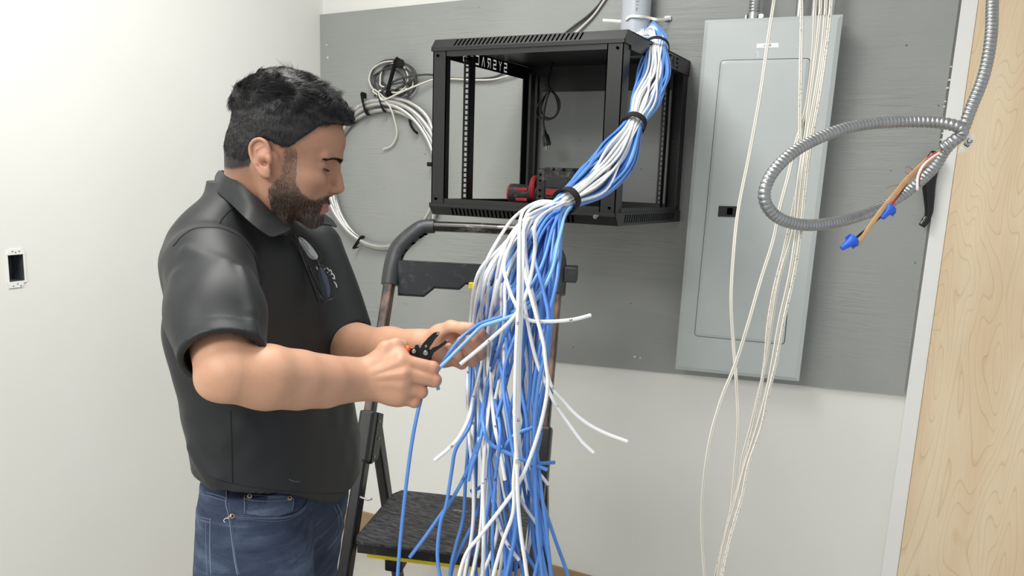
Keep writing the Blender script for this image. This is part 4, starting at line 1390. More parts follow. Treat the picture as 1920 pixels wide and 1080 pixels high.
def poly_sdf(fn, lo, hi, h):
    """surface nets; fn(P[N,3]) -> distance. returns verts, quads"""
    lo = np.array(lo, float); hi = np.array(hi, float)
    n = np.ceil((hi - lo) / h / 4).astype(int) * 4 + 1
    # coarse pass
    nc = (n - 1) // 4 + 1
    ax = [lo[k] + np.arange(nc[k]) * h * 4 for k in range(3)]
    C = np.stack(np.meshgrid(*ax, indexing='ij'), -1).astype(np.float32)
    dc = fn(C.reshape(-1, 3)).reshape(nc)
    near = np.abs(dc) < h * 4 * 2.3
    D = np.repeat(np.repeat(np.repeat(dc, 4, 0), 4, 1), 4, 2)
    Mk = np.repeat(np.repeat(np.repeat(near, 4, 0), 4, 1), 4, 2)
    off = 2
    D = D[off:off + n[0], off:off + n[1], off:off + n[2]]; Mk = Mk[off:off + n[0], off:off + n[1], off:off + n[2]]
    n = np.array(D.shape)
    D = D.copy()
    idx = np.argwhere(Mk)
    step = 400000
    for s in range(0, len(idx), step):
        I = idx[s:s + step]
        D[I[:, 0], I[:, 1], I[:, 2]] = fn((lo + I * h).astype(np.float32))
    S = D < 0
    # cells
    c = [S[a:n[0] - 1 + a, b:n[1] - 1 + b, d:n[2] - 1 + d] for a in (0, 1) for b in (0, 1) for d in (0, 1)]
    sm = sum(x.astype(np.int8) for x in c)
    cells = np.argwhere((sm > 0) & (sm < 8))
    vid = -np.ones(sm.shape, np.int64); vid[cells[:, 0], cells[:, 1], cells[:, 2]] = np.arange(len(cells))
    acc = np.zeros((len(cells), 3)); cnt = np.zeros(len(cells))
    corners = [(a, b, d) for a in (0, 1) for b in (0, 1) for d in (0, 1)]
    for a in corners:
        for k in range(3):
            if a[k]: continue
            b = list(a); b[k] = 1
            da = D[cells[:, 0] + a[0], cells[:, 1] + a[1], cells[:, 2] + a[2]]
            db = D[cells[:, 0] + b[0], cells[:, 1] + b[1], cells[:, 2] + b[2]]
            m = (da < 0) != (db < 0)
            t = np.where(m, da / np.where(m, da - db, 1), 0)
            p = np.tile(np.array(a, float), (len(cells), 1)); p[:, k] = t
            acc += p * m[:, None]; cnt += m
    V = lo + (cells + acc / cnt[:, None]) * h
    Q = []
    for k in range(3):
        k1, k2 = (k + 1) % 3, (k + 2) % 3
        sl0 = [slice(None)] * 3; sl1 = [slice(None)] * 3
        sl0[k] = slice(0, n[k] - 1); sl1[k] = slice(1, n[k])
        a, b = S[tuple(sl0)], S[tuple(sl1)]
        E_ = np.argwhere(a != b)
        E_ = E_[(E_[:, k1] > 0) & (E_[:, k2] > 0) & (E_[:, k1] < n[k1] - 1) & (E_[:, k2] < n[k2] - 1)]
        flip = a[E_[:, 0], E_[:, 1], E_[:, 2]]

        def g(d1, d2):
            c_ = E_.copy(); c_[:, k1] -= d1; c_[:, k2] -= d2
            return vid[c_[:, 0], c_[:, 1], c_[:, 2]]
        q = np.stack([g(1, 1), g(0, 1), g(0, 0), g(1, 0)], 1)
        q[~flip] = q[~flip][:, ::-1]
        Q.append(q)
    Q = np.concatenate(Q)
    Q = Q[(Q >= 0).all(1)]
    # pull the vertices onto the surface
    V = V.astype(np.float32)
    for _ in range(2):
        d = fn(V); e = h * .5
        g_ = np.stack([fn(V + np.array(o, np.float32)) - fn(V - np.array(o, np.float32)) for o in ((e, 0, 0), (0, e, 0), (0, 0, e))], 1)
        gl = np.linalg.norm(g_, axis=1)[:, None] + 1e-9
        V = V - np.clip(d, -h, h)[:, None] * g_ / gl * .7
    return V.astype(float), Q


def mesh_np(name, V, F, mats, parent=None, smooth=True, colors=None, matidx=None):
    me = bpy.data.meshes.new(name)
    c = (V.min(0) + V.max(0)) / 2
    W = (V - c).astype(np.float32)
    F = np.asarray(F)
    k = F.shape[1]
    me.vertices.add(len(W)); me.vertices.foreach_set('co', W.ravel())
    me.loops.add(len(F) * k); me.loops.foreach_set('vertex_index', F.astype(np.int32).ravel())
    me.polygons.add(len(F)); me.polygons.foreach_set('loop_start', np.arange(len(F), dtype=np.int32) * k)
    me.update(calc_edges=True)
    me.validate()
    if smooth: me.polygons.foreach_set('use_smooth', np.ones(len(me.polygons), bool))
    if not isinstance(mats, (list, tuple)): mats = [mats]
    for m in mats: me.materials.append(m)
    if colors is not None:
        at = me.color_attributes.new('tint', 'FLOAT_COLOR', 'POINT')
        col = np.ones((len(V), 4), np.float32); col[:, :3] = colors
        at.data.foreach_set('color', col.ravel())
    me.update()
    return link(name, me, c, parent)


def tinted(name, rough=0.5, sss=0.0, bump=0.1, bscale=300, spec=0.5, sheen=0.0, mottling=0.05, mscale=30):
    t = NT(name)
    a = t.n('ShaderNodeVertexColor'); a.layer_name = 'tint'
    v = t.coords()
    f = t.noise(v, mscale, 5, 0.6)
    r = t.ramp(f, [(0.25, G(1 - mottling)), (0.75, G(1.0))])
    mx = t.n('ShaderNodeMix', data_type='RGBA', blend_type='MULTIPLY'); mx.inputs[0].default_value = 1
    t.l(a.outputs['Color'], mx.inputs[6]); t.l(r, mx.inputs[7])
    t.l(mx.outputs[2], t.b.inputs['Base Color'])
    t.b.inputs['Roughness'].default_value = rough
    t.b.inputs['Specular IOR Level'].default_value = spec
    if sss:
        t.b.inputs['Subsurface Weight'].default_value = sss
        t.b.inputs['Subsurface Radius'].default_value = (0.012, 0.005, 0.003)
        t.b.inputs['Subsurface Scale'].default_value = 0.6
    if sheen:
        t.b.inputs['Sheen Weight'].default_value = sheen
        t.b.inputs['Sheen Roughness'].default_value = 0.4
    if bump: t.bump(t.noise(v, bscale, 4, 0.6), bump, 0.0008)
    return t.m


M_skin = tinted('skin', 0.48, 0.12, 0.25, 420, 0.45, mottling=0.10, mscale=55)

# ================================================================== the man
per = thing('person', tuple(at_depth(500, 990, 1.36) * np.array([1, 1, 0])), 'dark haired bearded man in black polo shirt and blue jeans stripping a cable', 'person')
Rh = np.array([CM[0][0], CM[0][1], 0]); Rh /= np.linalg.norm(Rh)         # the picture's right, level
Fh = np.array([-Rh[1], Rh[0], 0])                                        # away from the camera, level
UP = np.array([0, 0, 1.0])


def body_frame(yaw, pitch=0, roll=0):
    y = math.radians(yaw); p = math.radians(pitch); r = math.radians(roll)
    X = Rh * math.cos(y) - Fh * math.sin(y); Y = Fh * math.cos(y) + Rh * math.sin(y); Z = UP.copy()
    X, Z = X * math.cos(p) - Z * math.sin(p), Z * math.cos(p) + X * math.sin(p)
    Y, Z = Y * math.cos(r) + Z * math.sin(r), Z * math.cos(r) - Y * math.sin(r)
    return np.stack([X, Y, Z], 1)     # columns = front, left, up


HS = 1.0
HR = body_frame(-10, 10, 0)
EAR = at_depth(505, 303, 1.22)
HO = EAR - HR @ (np.array([0.0, -.074, .0]) * HS)


def hw_(p): return HO + HR @ (np.array(p) * HS)


def head_sdf(L):
    """L: points in head coordinates (metres before scaling)"""
    d = ell(L, (.006, 0, .052), (.083, .074, .087))
    d = smin(d, ell(L, (.050, 0, .052), (.062, .060, .056)), .02)
    d = smin(d, ell(L, (-.031, 0, .006), (.050, .056, .055)), .02)
    d = smin(d, ell(L, (.050, 0, -.008), (.050, .056, .064)), .015)
    d = smin(d, ell(L, (.050, 0, -.056), (.040, .042, .034)), .02)
    A = np.abs(L[:, 1]); M = L.copy(); M[:, 1] = A            # mirrored half
    d = smin(d, cone(M, (.014, .050, -.048), (.076, .012, -.083), .018, .0155), .014)
    d = smin(d, cone(M, (.006, .060, -.006), (.014, .051, -.050), .014, .018), .016)
    d = smin(d, ell(M, (.040, .046, -.030), (.036, .018, .036)), .014)
    d = smin(d, ell(M, (.068, .043, -.014), (.024, .018, .016)), .014)
    d = smin(d, cone(M, (.1015, .010, .0265), (.0850, .043, .0270), .0085, .0062), .012)
    d = smax(d, -ell(M, (.1010, .031, .0115), (.0175, .019, .0110)), .012)
    # eyeball under lowered lid
    d = smin(d, ell(M, (.0765, .032, .0095), (.0132, .0140, .0115)), .004)
    d = smax(d, -chain(M, [(.0905, .0215, .0050), (.0900, .031, .0026), (.0845, .0415, .0050)], [.0010, .0020, .0010], .001), .0010)
    d = smin(d, cone(M, (.0890, .020, .0150), (.0835, .042, .0140), .0016, .0012), .004)   # lid fold
    # nose
    d = smin(d, cone(L, (.0985, 0, .020), (.1075, 0, -.008), .0080, .0080), .012)
    d = smin(d, cone(L, (.1070, 0, -.006), (.1130, 0, -.0230), .0085, .0102), .006)
    d = smin(d, ell(M, (.1010, .0120, -.0270), (.0120, .0072, .0085)), .005)
    d = smin(d, cone(L, (.110, 0, -.028), (.100, 0, -.0345), .006, .006), .004)
    d = smax(d, -ell(M, (.1065, .0066, -.0355), (.0050, .0028, .0035)), .002)
    # mouth
    d = smin(d, ell(L, (.078, 0, -.055), (.021, .030, .024)), .010)
    d = smin(d, cone(M, (.0975, .004, -.0540), (.086, .021, -.0590), .0048, .0028), .004)
    d = smin(d, cone(M, (.0968, .0, -.0655), (.085, .020, -.0620), .0060, .003), .004)
    d = smax(d, -cone(M, (.1040, .0, -.0597), (.089, .024, -.0605), .0013, .0011), .0025)
    d = smin(d, ell(L, (.077, 0, -.083), (.018, .020, .0140)), .010)
    return d


EN = np.array([-.40, .915, .05]); EN /= np.linalg.norm(EN)           # ear plate normal
EAX = np.array([.90, .40, .0]); EAX -= EN * (EN @ EAX); EAX /= np.linalg.norm(EAX)
EZ = np.cross(EAX, EN)
tl = math.radians(22)
EAX, EZ = EAX * math.cos(tl) + EZ * math.sin(tl), EZ * math.cos(tl) - EAX * math.sin(tl)
ER = np.stack([EAX, EN, EZ], 1)
EC = np.array([-.009, .0800, .001])


def ept(a, c, b=0.0): return EC + EAX * a + EN * b + EZ * c


_rim = [ept(*q_) for q_ in ((.011, .004, -.003), (.013, .016, 0), (.010, .027, .002), (.001, .0335, .003), (-.010, .032, .0035), (-.0175, .023, .0035), (-.0185, .010, .003), (-.0155, -.004, .002), (-.010, -.015, .001), (-.004, -.024, 0), (.004, -.028, -.001))]
_rim = list(spline(_rim, 3))
_anti = [ept(*q_) for q_ in ((.004, .022, .002), (-.007, .018, .0035), (-.011, .008, .0035), (-.009, -.004, .003), (-.003, -.011, .002))]


def ear_sdf(L):
    M = L.copy(); M[:, 1] = np.abs(M[:, 1])
    d = ell(M, ept(-.003, .006), (.0165, .0040, .027), ER)
    d = smin(d, ell(M, ept(.0, -.020), (.0095, .0042, .0110), ER), .006)
    d = smin(d, chain(M, _rim, list(np.interp(np.linspace(0, 10, len(_rim)), range(11), [.0024, .0028, .0031, .0033, .0034, .0033, .0031, .0031, .0034, .0040, .0036])), .001), .0022)
    d = smin(d, chain(M, _anti, [.0020, .0026, .0028, .0026, .0022], .002), .0022)
    d = smax(d, -ell(M, ept(.0030, .0, .0060), (.0095, .0110, .0120), ER), .002)
    d = smax(d, -ell(M, ept(-.0125, .014, .0045), (.0022, .0030, .0120), ER), .0015)
    d = smin(d, ell(M, ept(.0115, -.002, .0005), (.0040, .0050, .0070), ER), .003)      # tragus
    d = smin(d, cone(M, (-.002, .066, .006), ept(.002, .004, -.002), .016, .009), .006)
    return d


NECK0, NECK1 = at_depth(500, 322, 1.295), at_depth(478, 425, 1.33)


def body_head(P):
    L = ((P - HO.astype(np.float32)) @ HR.astype(np.float32)) / HS
    d = head_sdf(L) * HS
    e = ear_sdf(L) * HS
    n = cone(P, NECK0, NECK1, .054, .062)
    n = smin(n, cone(P, hw_((-.010, -.056, -.012)), at_depth(525, 425, 1.27), .015, .013), .02)   # neck muscle towards the breastbone
    n = smin(n, cone(P, hw_((-.035, 0, .0)), at_depth(470, 380, 1.33), .044, .050), .02)
    d = smin(d, n, .018)
    d = smin(d, e, .004)
    return d


def lerp(a, b, t): return a + (b - a) * t[:, None]


def sstep(x, a, b): t = np.clip((x - a) / (b - a), 0, 1); return t * t * (3 - 2 * t)


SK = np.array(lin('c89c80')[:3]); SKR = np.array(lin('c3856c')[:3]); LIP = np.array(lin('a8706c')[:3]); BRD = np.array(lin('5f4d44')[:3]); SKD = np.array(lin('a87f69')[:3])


HLX = [-.10, -.060, -.033, -.028, -.022, -.014, -.004, .010, .0174, .030, .040, .0505, .063, .068, .10, .12]
HLZ = [-.030, -.026, -.016, .000, .026, .036, .034, .030, .028, .033, .0436, .056, .069, .0762, .087, .090]


def hairline(L):
    """>0 inside the scalp-hair region"""
    return L[:, 2] - np.interp(L[:, 0], HLX, HLZ)


BTX = [.00, .040, .043, .046, .058, .072, .080, .0857, .095, .106, .12]
BTZ = [.032, .030, .0, -.024, -.0400, -.048, -.048, -.0445, -.0385, -.0345, -.032]
BBZ = [-.12, -.085, -.0447, -.0325, -.0148, .024, .05]
BBX = [.030, .016, .004, .012, .022, .018, .018]


def beard_mask(L):
    x, y, z = L[:, 0], np.abs(L[:, 1]), L[:, 2]
    m = sstep(np.interp(x, BTX, BTZ) - z, -.004, .008) * sstep(x - np.interp(z, BBZ, BBX), -.004, .006)
    lip = sstep(.0225 - y, -.002, .002) * sstep(z, -.0745, -.0720) * sstep(-.0525 - z, -.001, .001) * sstep(x, .082, .086)
    return np.clip(m * (1 - lip), 0, 1)


def skin_color(V):
    L = ((V - HO) @ HR) / HS
    n = len(V)
    c = np.tile(SK, (n, 1))
    red = vnoise(V.astype(np.float32), 45, 3) * .5 + .5
    c = lerp(c, SKR, red * .26)
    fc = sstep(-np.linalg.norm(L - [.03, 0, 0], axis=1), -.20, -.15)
    c = c * (1 - fc[:, None] * np.array([.26, .29, .29]))  # shade on the bowed face, put into the skin colour
    bm = beard_mask(L)
    inh = sstep(-np.linalg.norm(L - [.03, 0, 0], axis=1), -.19, -.17)
    nz = vnoise(V.astype(np.float32), 260, 5) * .5 + .5
    x, y, z = L[:, 0], np.abs(L[:, 1]), L[:, 2]
    dens = np.clip(.62 + .38 * sstep(-z, .01, .055), 0, 1)
    c = lerp(c, BRD, bm * inh * (.72 + .25 * nz) * dens)
    lip = sstep(.0230 - y, -.002, .002) * sstep(z, -.0745, -.0715) * sstep(-.0500 - z, -.0015, .0015) * sstep(x, .085, .088)
    c = lerp(c, LIP, lip * .95 * inh)
    c = lerp(c, SKR, .40 * np.exp(-((x - .113) ** 2 + y ** 2 + (z + .023) ** 2) / .00025))
    c = lerp(c, SKR, .45 * np.exp(-((x + .012) ** 2 + (y - .084) ** 2 + (z - .004) ** 2) / .0009))
    c = lerp(c, np.array(lin('8a5a4c')[:3]), .8 * np.exp(-((x + .007) ** 2 + (y - .078) ** 2 + (z - .001) ** 2) / .00007))
    c = lerp(c, SKD, .75 * np.exp(-((x - .086) ** 2 + (y - .031) ** 2 + (z - .006) ** 2) / .00022))  # eye socket shading painted as darker skin
    noear = (np.where(np.abs(L[:, 0]) < .06, 1, 1) > 0)
    e = ear_sdf(L.astype(np.float32))
    hl = sstep(hairline(L), -.003, .004) * inh * (z > -.05) * sstep(e, .0005, .003)
    fade = sstep(hairline(L), -.014, .0) * inh * (z > -.05) * (x < -.0) * sstep(e, .0005, .003)
    c = lerp(c, np.array(lin('6b5a52')[:3]), fade * .6 * nz)
    c = lerp(c, np.array(lin('2e2829')[:3]), hl)
    return c


HM = hw_((0, 0, 0))
Vh, Fh_ = poly_sdf(body_head, HM - .19, HM + .17, .0021)
# ---- arms -----------------------------------------------------------------
SHR, ELR, WRR = at_depth(390, 472, 1.18), at_depth(432, 706, 1.03), at_depth(692, 711, 1.195)
SHL, ELL_, WRL = at_depth(582, 462, 1.50), at_depth(632, 668, 1.43), at_depth(803, 643, 1.262)
D_ = at_depth


def arm_right(P):
    d = chain(P, [SHR, D_(426, 692, 1.04)], [.058, .043], .02)
    d = smin(d, chain(P, [D_(436, 704, 1.032), D_(500, 707, 1.065), D_(560, 712, 1.105), D_(610, 715, 1.14), D_(668, 711, 1.185)], [.0385, .0435, .0405, .0365, .0300], .02), .012)
    d = smin(d, ell(P, D_(401, 716, 1.03), (.020, .020, .020)), .02)
    return d


# right hand, seen from the back, closed round the tool
FINGR = {
    'index': ([(752, 678, 1.178), (811, 690, 1.190), (810, 694, 1.217), (793, 692, 1.230)], [.0125, .0108, .0095, .0085]),
    'middle': ([(760, 701, 1.172), (815, 713, 1.189), (812, 715, 1.218), (792, 713, 1.230)], [.0128, .0108, .0096, .0086]),
    'ring': ([(757, 724, 1.176), (790, 735, 1.187), (788, 737, 1.214), (770, 733, 1.226)], [.0125, .0102, .0092, .0082]),
    'pinky': ([(748, 744, 1.184), (777, 753, 1.190), (775, 753, 1.213), (760, 748, 1.222)], [.0118, .0096, .0086, .0076]),
}
THR = ([(706, 684, 1.192), (724, 656, 1.194), (742, 649, 1.203), (754, 648, 1.210)], [.0190, .0142, .0124, .0108])


def hand(P, fing, thumb, wrist, wr, palm, kpalm=.018, flatax=None, dorsum=True):
    d = None
    for nm in ('index', 'middle', 'ring', 'pinky'):
        pts, rad = fing[nm]
        pts = [D_(*p) for p in pts]
        m = cone(P, wrist * .75 + pts[0] * .25, pts[0], wr * .62, rad[0] * 1.02)
        d = m if d is None else smin(d, m, .020)
    for c, r_, R in palm: d = smin(d, ell(P, c, r_, R), kpalm)
    for nm in ('index', 'middle', 'ring', 'pinky'):
        pts, rad = fing[nm]
        pts = [D_(*p) for p in pts]
        f = chain(P, pts, rad, .0025)
        # knuckle swelling
        f = smin(f, np.sqrt(((P - np.asarray(pts[1], np.float32)) ** 2).sum(-1)) - rad[1] * 1.01, .002)
        d = smin(d, f, .0032) if nm != 'index' else smin(d, f, .0045)
    tp, tr_ = thumb
    tp = [D_(*p) for p in tp]
    d = smin(d, cone(P, wrist, tp[0], wr * .7, tr_[0]), .012)
    d = smin(d, chain(P, tp, tr_, .005), .007)
    return d


CR = np.stack([CM[0], CM[1], CM[2]], 1)      # camera aligned axes


def body_right(P):
    d = arm_right(P)
    h = hand(P, FINGR, THR, D_(690, 712, 1.197), .030, [(D_(730, 706, 1.192), (.036, .036, .0205), CR), (D_(746, 736, 1.192), (.026, .019, .0175), CR), (D_(742, 668, 1.194), (.020, .015, .013), CR)])
    d = smin(d, cone(P, D_(650, 712, 1.175), D_(704, 712, 1.195), .0315, .030), .02)
    # tendons over the back of the hand
    t = None
    for a, b in (((700, 700, 1.166), (750, 678, 1.167)), ((702, 708, 1.166), (756, 701, 1.160)), ((702, 718, 1.168), (752, 723, 1.164))):
        q = cone(P, D_(*a), D_(*b), .0010, .0016); t = q if t is None else smin(t, q, .002)
    d = smin(d, h, .012)
    return smin(d, t, .012)


FINGL = {
    'index': ([(866, 637, 1.268), (901, 646, 1.255), (907, 633, 1.236), (901, 622, 1.226)], [.0120, .0098, .0088, .0080]),
    'middle': ([(860, 651, 1.270), (900, 664, 1.252), (901, 650, 1.231), (889.5, 635.5, 1.222)], [.0122, .0102, .0092, .0082]),
    'ring': ([(850, 662, 1.270), (886, 676, 1.249), (884, 658, 1.229), (864.5, 639.5, 1.219)], [.0120, .0100, .0090, .0080]),
    'pinky': ([(838, 670, 1.268), (866, 682, 1.247), (859, 667, 1.229), (842.5, 650.5, 1.220)], [.0112, .0092, .0083, .0074]),
}
THL = ([(826, 629, 1.252), (846, 617, 1.244), (868, 617, 1.232), (883, 615, 1.226)], [.0185, .0145, .0112, .0094])


def body_left(P):
    d = chain(P, [SHL, ELL_], [.060, .046], .02)
    d = smin(d, chain(P, [ELL_, D_(665, 652, 1.40), D_(730, 652, 1.335), D_(790, 645, 1.272)], [.044, .0435, .034, .0265], .02), .02)
    h = hand(P, FINGL, THL, D_(806, 645, 1.262), .027, [(D_(836, 650, 1.262), (.030, .028, .015), CR), (D_(828, 668, 1.258), (.022, .018, .014), CR)], .012)
    # hollow of the palm
    h = smax(h, -ell(P, D_(850, 640, 1.232), (.018, .012, .010), CR), .008)
    return smin(d, h, .010)


lo = np.minimum(np.minimum(ELR, SHR), D_(640, 760, 1.0)) - .09
A1 = np.stack([SHR, ELR, D_(380, 760, 1.0), D_(500, 640, 1.0), D_(500, 770, 1.1), D_(700, 640, 1.14), D_(700, 765, 1.24), D_(835, 760, 1.24), D_(835, 640, 1.16)])
Va, Fa = poly_sdf(body_right, np.minimum(A1.min(0), 9) - np.array([.05, .05, .03]), A1.max(0) + np.array([.05, .06, -.02]), .0019)
A2 = np.stack([SHL, ELL_, D_(920, 600, 1.2), D_(920, 700, 1.29), D_(800, 700, 1.3), D_(640, 700, 1.48)])
Vb, Fb = poly_sdf(body_left, A2.min(0) - .05, A2.max(0) + np.array([.03, .05, .0]), .0018)

# nails
NAILS = []


def torso_core(P):
    return chain(P, [D_(470, 440, 1.33), D_(490, 560, 1.35), D_(505, 760, 1.35), D_(505, 960, 1.36)], [.060, .080, .085, .085], .03)


Vt, Ft = poly_sdf(torso_core, D_(490, 700, 1.35) - np.array([.25, .25, .42]), D_(490, 700, 1.35) + np.array([.25, .25, .42]), .012)
BV, BF = [Vh], [Fh_]
o_ = len(Vh)
for V_, F_ in ((Va, Fa), (Vb, Fb), (Vt, Ft)):
    BV.append(V_); BF.append(F_ + o_); o_ += len(V_)
BV = np.concatenate(BV); BF = np.concatenate(BF)
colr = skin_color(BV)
# redder knuckles and fingertips
for f in (FINGR, FINGL):
    for nm, (pts, rad) in f.items():
        for q_, w_ in ((0, .35), (1, .5), (3, .65)):
            p = D_(*pts[q_])
            colr = lerp(colr, SKR, w_ * np.exp(-((BV - p) ** 2).sum(1) / .00022))
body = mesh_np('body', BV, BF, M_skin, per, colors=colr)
# ================================================================== clothes
M_shirt = None


def mat_shirt():
    t = NT('black_polo_knit')
    v = t.coords()
    t.l(t.ramp(t.noise(v, 7, 4), [(0.3, lin('111417')), (0.7, lin('171b1f'))]), t.b.inputs['Base Color'])
    t.b.inputs['Roughness'].default_value = 0.55
    t.b.inputs['Specular IOR Level'].default_value = 0.5
    t.b.inputs['Sheen Weight'].default_value = 0.04
    t.b.inputs['Sheen Roughness'].default_value = 0.35
    t.bump(t.noise(v, 900, 2), 0.12, 0.0005)
    return t.m


def mat_denim(name, a, b, c):
    t = NT(name)
    v = t.coords()
    big = t.noise(t.coords((1, 1, 2.2)), 7, 5, 0.6, 0.4)
    wh = t.noise(t.coords((.6, .6, 5)), 9, 4, 0.6, 0.6)
    mm = t.n('ShaderNodeMath', operation='MULTIPLY_ADD'); mm.inputs[1].default_value = .5
    t.l(wh, mm.inputs[0]); sc_ = t.n('ShaderNodeMath', operation='MULTIPLY'); sc_.inputs[1].default_value = .5
    t.l(big, sc_.inputs[0]); t.l(sc_.outputs[0], mm.inputs[2])
    base = t.ramp(mm.outputs[0], [(0.36, lin(a)), (0.5, lin(b)), (0.64, lin(c))])
    wv = t.noise(t.coords((1, 1, .25)), 700, 2, .6)
    w2 = t.ramp(wv, [(0.35, G(.78)), (0.65, G(1.12))])
    mx = t.n('ShaderNodeMix', data_type='RGBA', blend_type='MULTIPLY'); mx.inputs[0].default_value = 0.8
    t.l(base, mx.inputs[6]); t.l(w2, mx.inputs[7]); t.l(mx.outputs[2], t.b.inputs['Base Color'])
    t.b.inputs['Roughness'].default_value = 0.85
    t.b.inputs['Specular IOR Level'].default_value = 0.2
    t.bump(wv, 0.3, 0.0005)
    return t.m


M_shirt = mat_shirt()
M_seam = simple('black_seam_thread', '0b0c0e', 0.8)
M_denim = mat_denim('blue_denim', '2a3348', '3a4559', '56637a')
M_denimd = mat_denim('dark_blue_denim', '1c2435', '252e42', '303a50')
M_denimp = mat_denim('faded_denim_pocket', '3a4559', '4b576c', '626f85')
M_stitch = simple('pale_blue_stitching', '67728a', 0.8)
TR = body_frame(13)
TO = at_depth(500, 700, 1.36)


def prof(rows, names):
    """rows of (pixel y, left px, right px, half width m) -> interpolators over local height"""
    out = []
    for (y, xl, xr, b) in rows:
        pc = at_depth((xl + xr) / 2 + 10, y, 1.36)
        q = (pc - TO) @ TR
        half = (xr - xl) / 2 * 1.36 / FPX * .885
        s = math.sin(math.radians(30))
        a = math.sqrt(max(half ** 2 - (b * s) ** 2, .0016)) / math.cos(math.radians(30))
        out.append((q[2], q[0], a, b))
    out = np.array(out)[::-1]
    S = spline(out, 6)
    o = np.argsort(S[:, 0])
    return S[o]


TRS = prof([(338, 425, 490, .040), (352, 415, 505, .055), (372, 398, 528, .085), (400, 368, 556, .130), (430, 346, 586, .165), (462, 336, 612, .188), (500, 336, 627, .198), (540, 336, 634, .200),
            (600, 326, 640, .205), (660, 334, 650, .203), (720, 343, 657, .200), (780, 350, 663, .199), (830, 354, 669, .200), (870, 353, 673, .201), (900, 352, 674, .200), (950, 353, 674, .199), (1000, 356, 672, .198)], 0)
JNS = prof([(860, 360, 648, .172), (900, 350, 643, .178), (930, 344, 642, .184), (968, 341, 644, .190), (1000, 345, 642, .190), (1035, 352, 634, .188), (1080, 362, 626, .180), (1140, 375, 612, .17)], 0)


def loft(P, S, p=2.25, grow=0.0):
    L = (P - TO.astype(np.float32)) @ TR.astype(np.float32)
    cx, a, b = (np.interp(L[:, 2], S[:, 0], S[:, k]) for k in (1, 2, 3))
    a = a + grow; b = b + grow
    qx, qy = np.abs(L[:, 0] - cx) / a + 1e-6, np.abs(L[:, 1]) / b + 1e-6
    r = (qx ** p + qy ** p) ** (1 / p)
    g = np.sqrt((qx ** (p - 1) / a) ** 2 + (qy ** (p - 1) / b) ** 2) * r ** (1 - p)
    d = (r - 1) / (g + 1e-6)
    zt = S[-1, 0]
    return np.maximum(d, (L[:, 2] - zt)), L


def plane_from(p, q, fwd_pt):
    """plane through image line p-q (with depths) whose normal leans along fwd"""
    a, b = at_depth(*p), at_depth(*q)
    t = b - a; t /= np.linalg.norm(t)
    n = np.array(fwd_pt, float); n -= t * (t @ n); n /= np.linalg.norm(n)
    return (a + b) / 2, n


S0, S1 = at_depth(392, 500, 1.165), at_depth(419, 676, 1.035)
axR = (S1 - S0) / np.linalg.norm(S1 - S0)
cR, nR = plane_from((345, 690, 1.03), (484, 641, 1.035), axR)
L0, L1 = at_depth(585, 470, 1.49), at_depth(655, 640, 1.425)
axL = (L1 - L0) / np.linalg.norm(L1 - L0)
cL, nL = plane_from((643, 636, 1.42), (674, 611, 1.42), axL)
hp = [at_depth(352, 886, 1.36), at_depth(430, 915, 1.16), at_depth(560, 935, 1.2), at_depth(672, 930, 1.36)]
FOLDS = [  # sleeve and body creases: (start, end, radius, height); pixels on the near side
    ((352, 470), (420, 500), .010, .0045), ((420, 500), (470, 585), .010, .004), ((392, 540), (432, 560), .008, .004), ((405, 600), (445, 570), .009, .0045), ((385, 640), (470, 610), .008, .003),
    ((335, 520), (350, 610), .012, .004), ((370, 560), (380, 640), .009, .003), ((455, 500), (478, 620), .008, .003)]
BFOLDS = [((500, 520), (560, 640), .016, .004), ((560, 540), (600, 660), .014, .004), ((520, 600), (630, 660), .012, .003), ((460, 800), (560, 850), .02, .004), ((480, 860), (600, 800), .018, .004), ((360, 840), (400, 900), .014, .006),
          ((600, 880), (660, 800), .016, .004), ((365, 780), (420, 830), .016, .004), ((560, 470), (600, 600), .012, .003)]


def sleeve_near(P, grow=0.0):
    return chain(P, [S0, S0 * .45 + S1 * .55, S1 + axR * .03], [.068 + grow, .0665 + grow, .0570 + grow], .03)


def sleeve_far(P, grow=0.0):
    return chain(P, [L0, L1 + axL * .03], [.064 + grow, .0500 + grow], .02)


def crease(P, folds, d, zs):
    for (p, q, r, h) in folds:
        m = chain(P, [at_depth(p[0], p[1], zs(*p)), at_depth(q[0], q[1], zs(*q))], [0, 0], .001)
        d = d - 1.5 * h * np.exp(-(m / r) ** 2)
    return d


def shirt_sdf(P):
    d, L = loft(P, TRS, grow=.003)
    # chest fuller in front, small of the back
    n1 = vnoise(P * np.array([1, 1, .55], np.float32), 11, 1); n2 = vnoise(P, 26, 2)
    d = d + .004 * n1 + .0015 * n2
    hem = -(L[:, 2] - HEMZ(L))
    inner = d + .015
    dh = smax(d, hem, .002)
    sn = sleeve_near(P) + .0035 * vnoise(P * np.array([1, 1, .7], np.float32), 17, 4) + .001 * n2
    sn = crease(P, FOLDS, sn, lambda x, y: 1.085 - .00045 * (y - 500))
    cut = (P - cR.astype(np.float32)) @ nR.astype(np.float32)
    sn = sn - .0005 * (np.abs(cut + .022) < .0015)
    si = np.maximum(sleeve_near(P, -.010), -cut - .03)
    snc = np.maximum(smax(sn, cut, .0015), -si)
    sf = sleeve_far(P) + .003 * n1
    cutl = (P - cL.astype(np.float32)) @ nL.astype(np.float32)
    sil = np.maximum(sleeve_far(P, -.011), -cutl - .03)
    sfc = np.maximum(smax(sf, cutl, .0015), -sil)
    d = smin(smin(dh, snc, .030), sfc, .03)
    # the neck opening
    op = cone(P, at_depth(520, 300, 1.31), at_depth(500, 388, 1.315), .060, .050)
    d = smax(d, -op, .004)
    return d


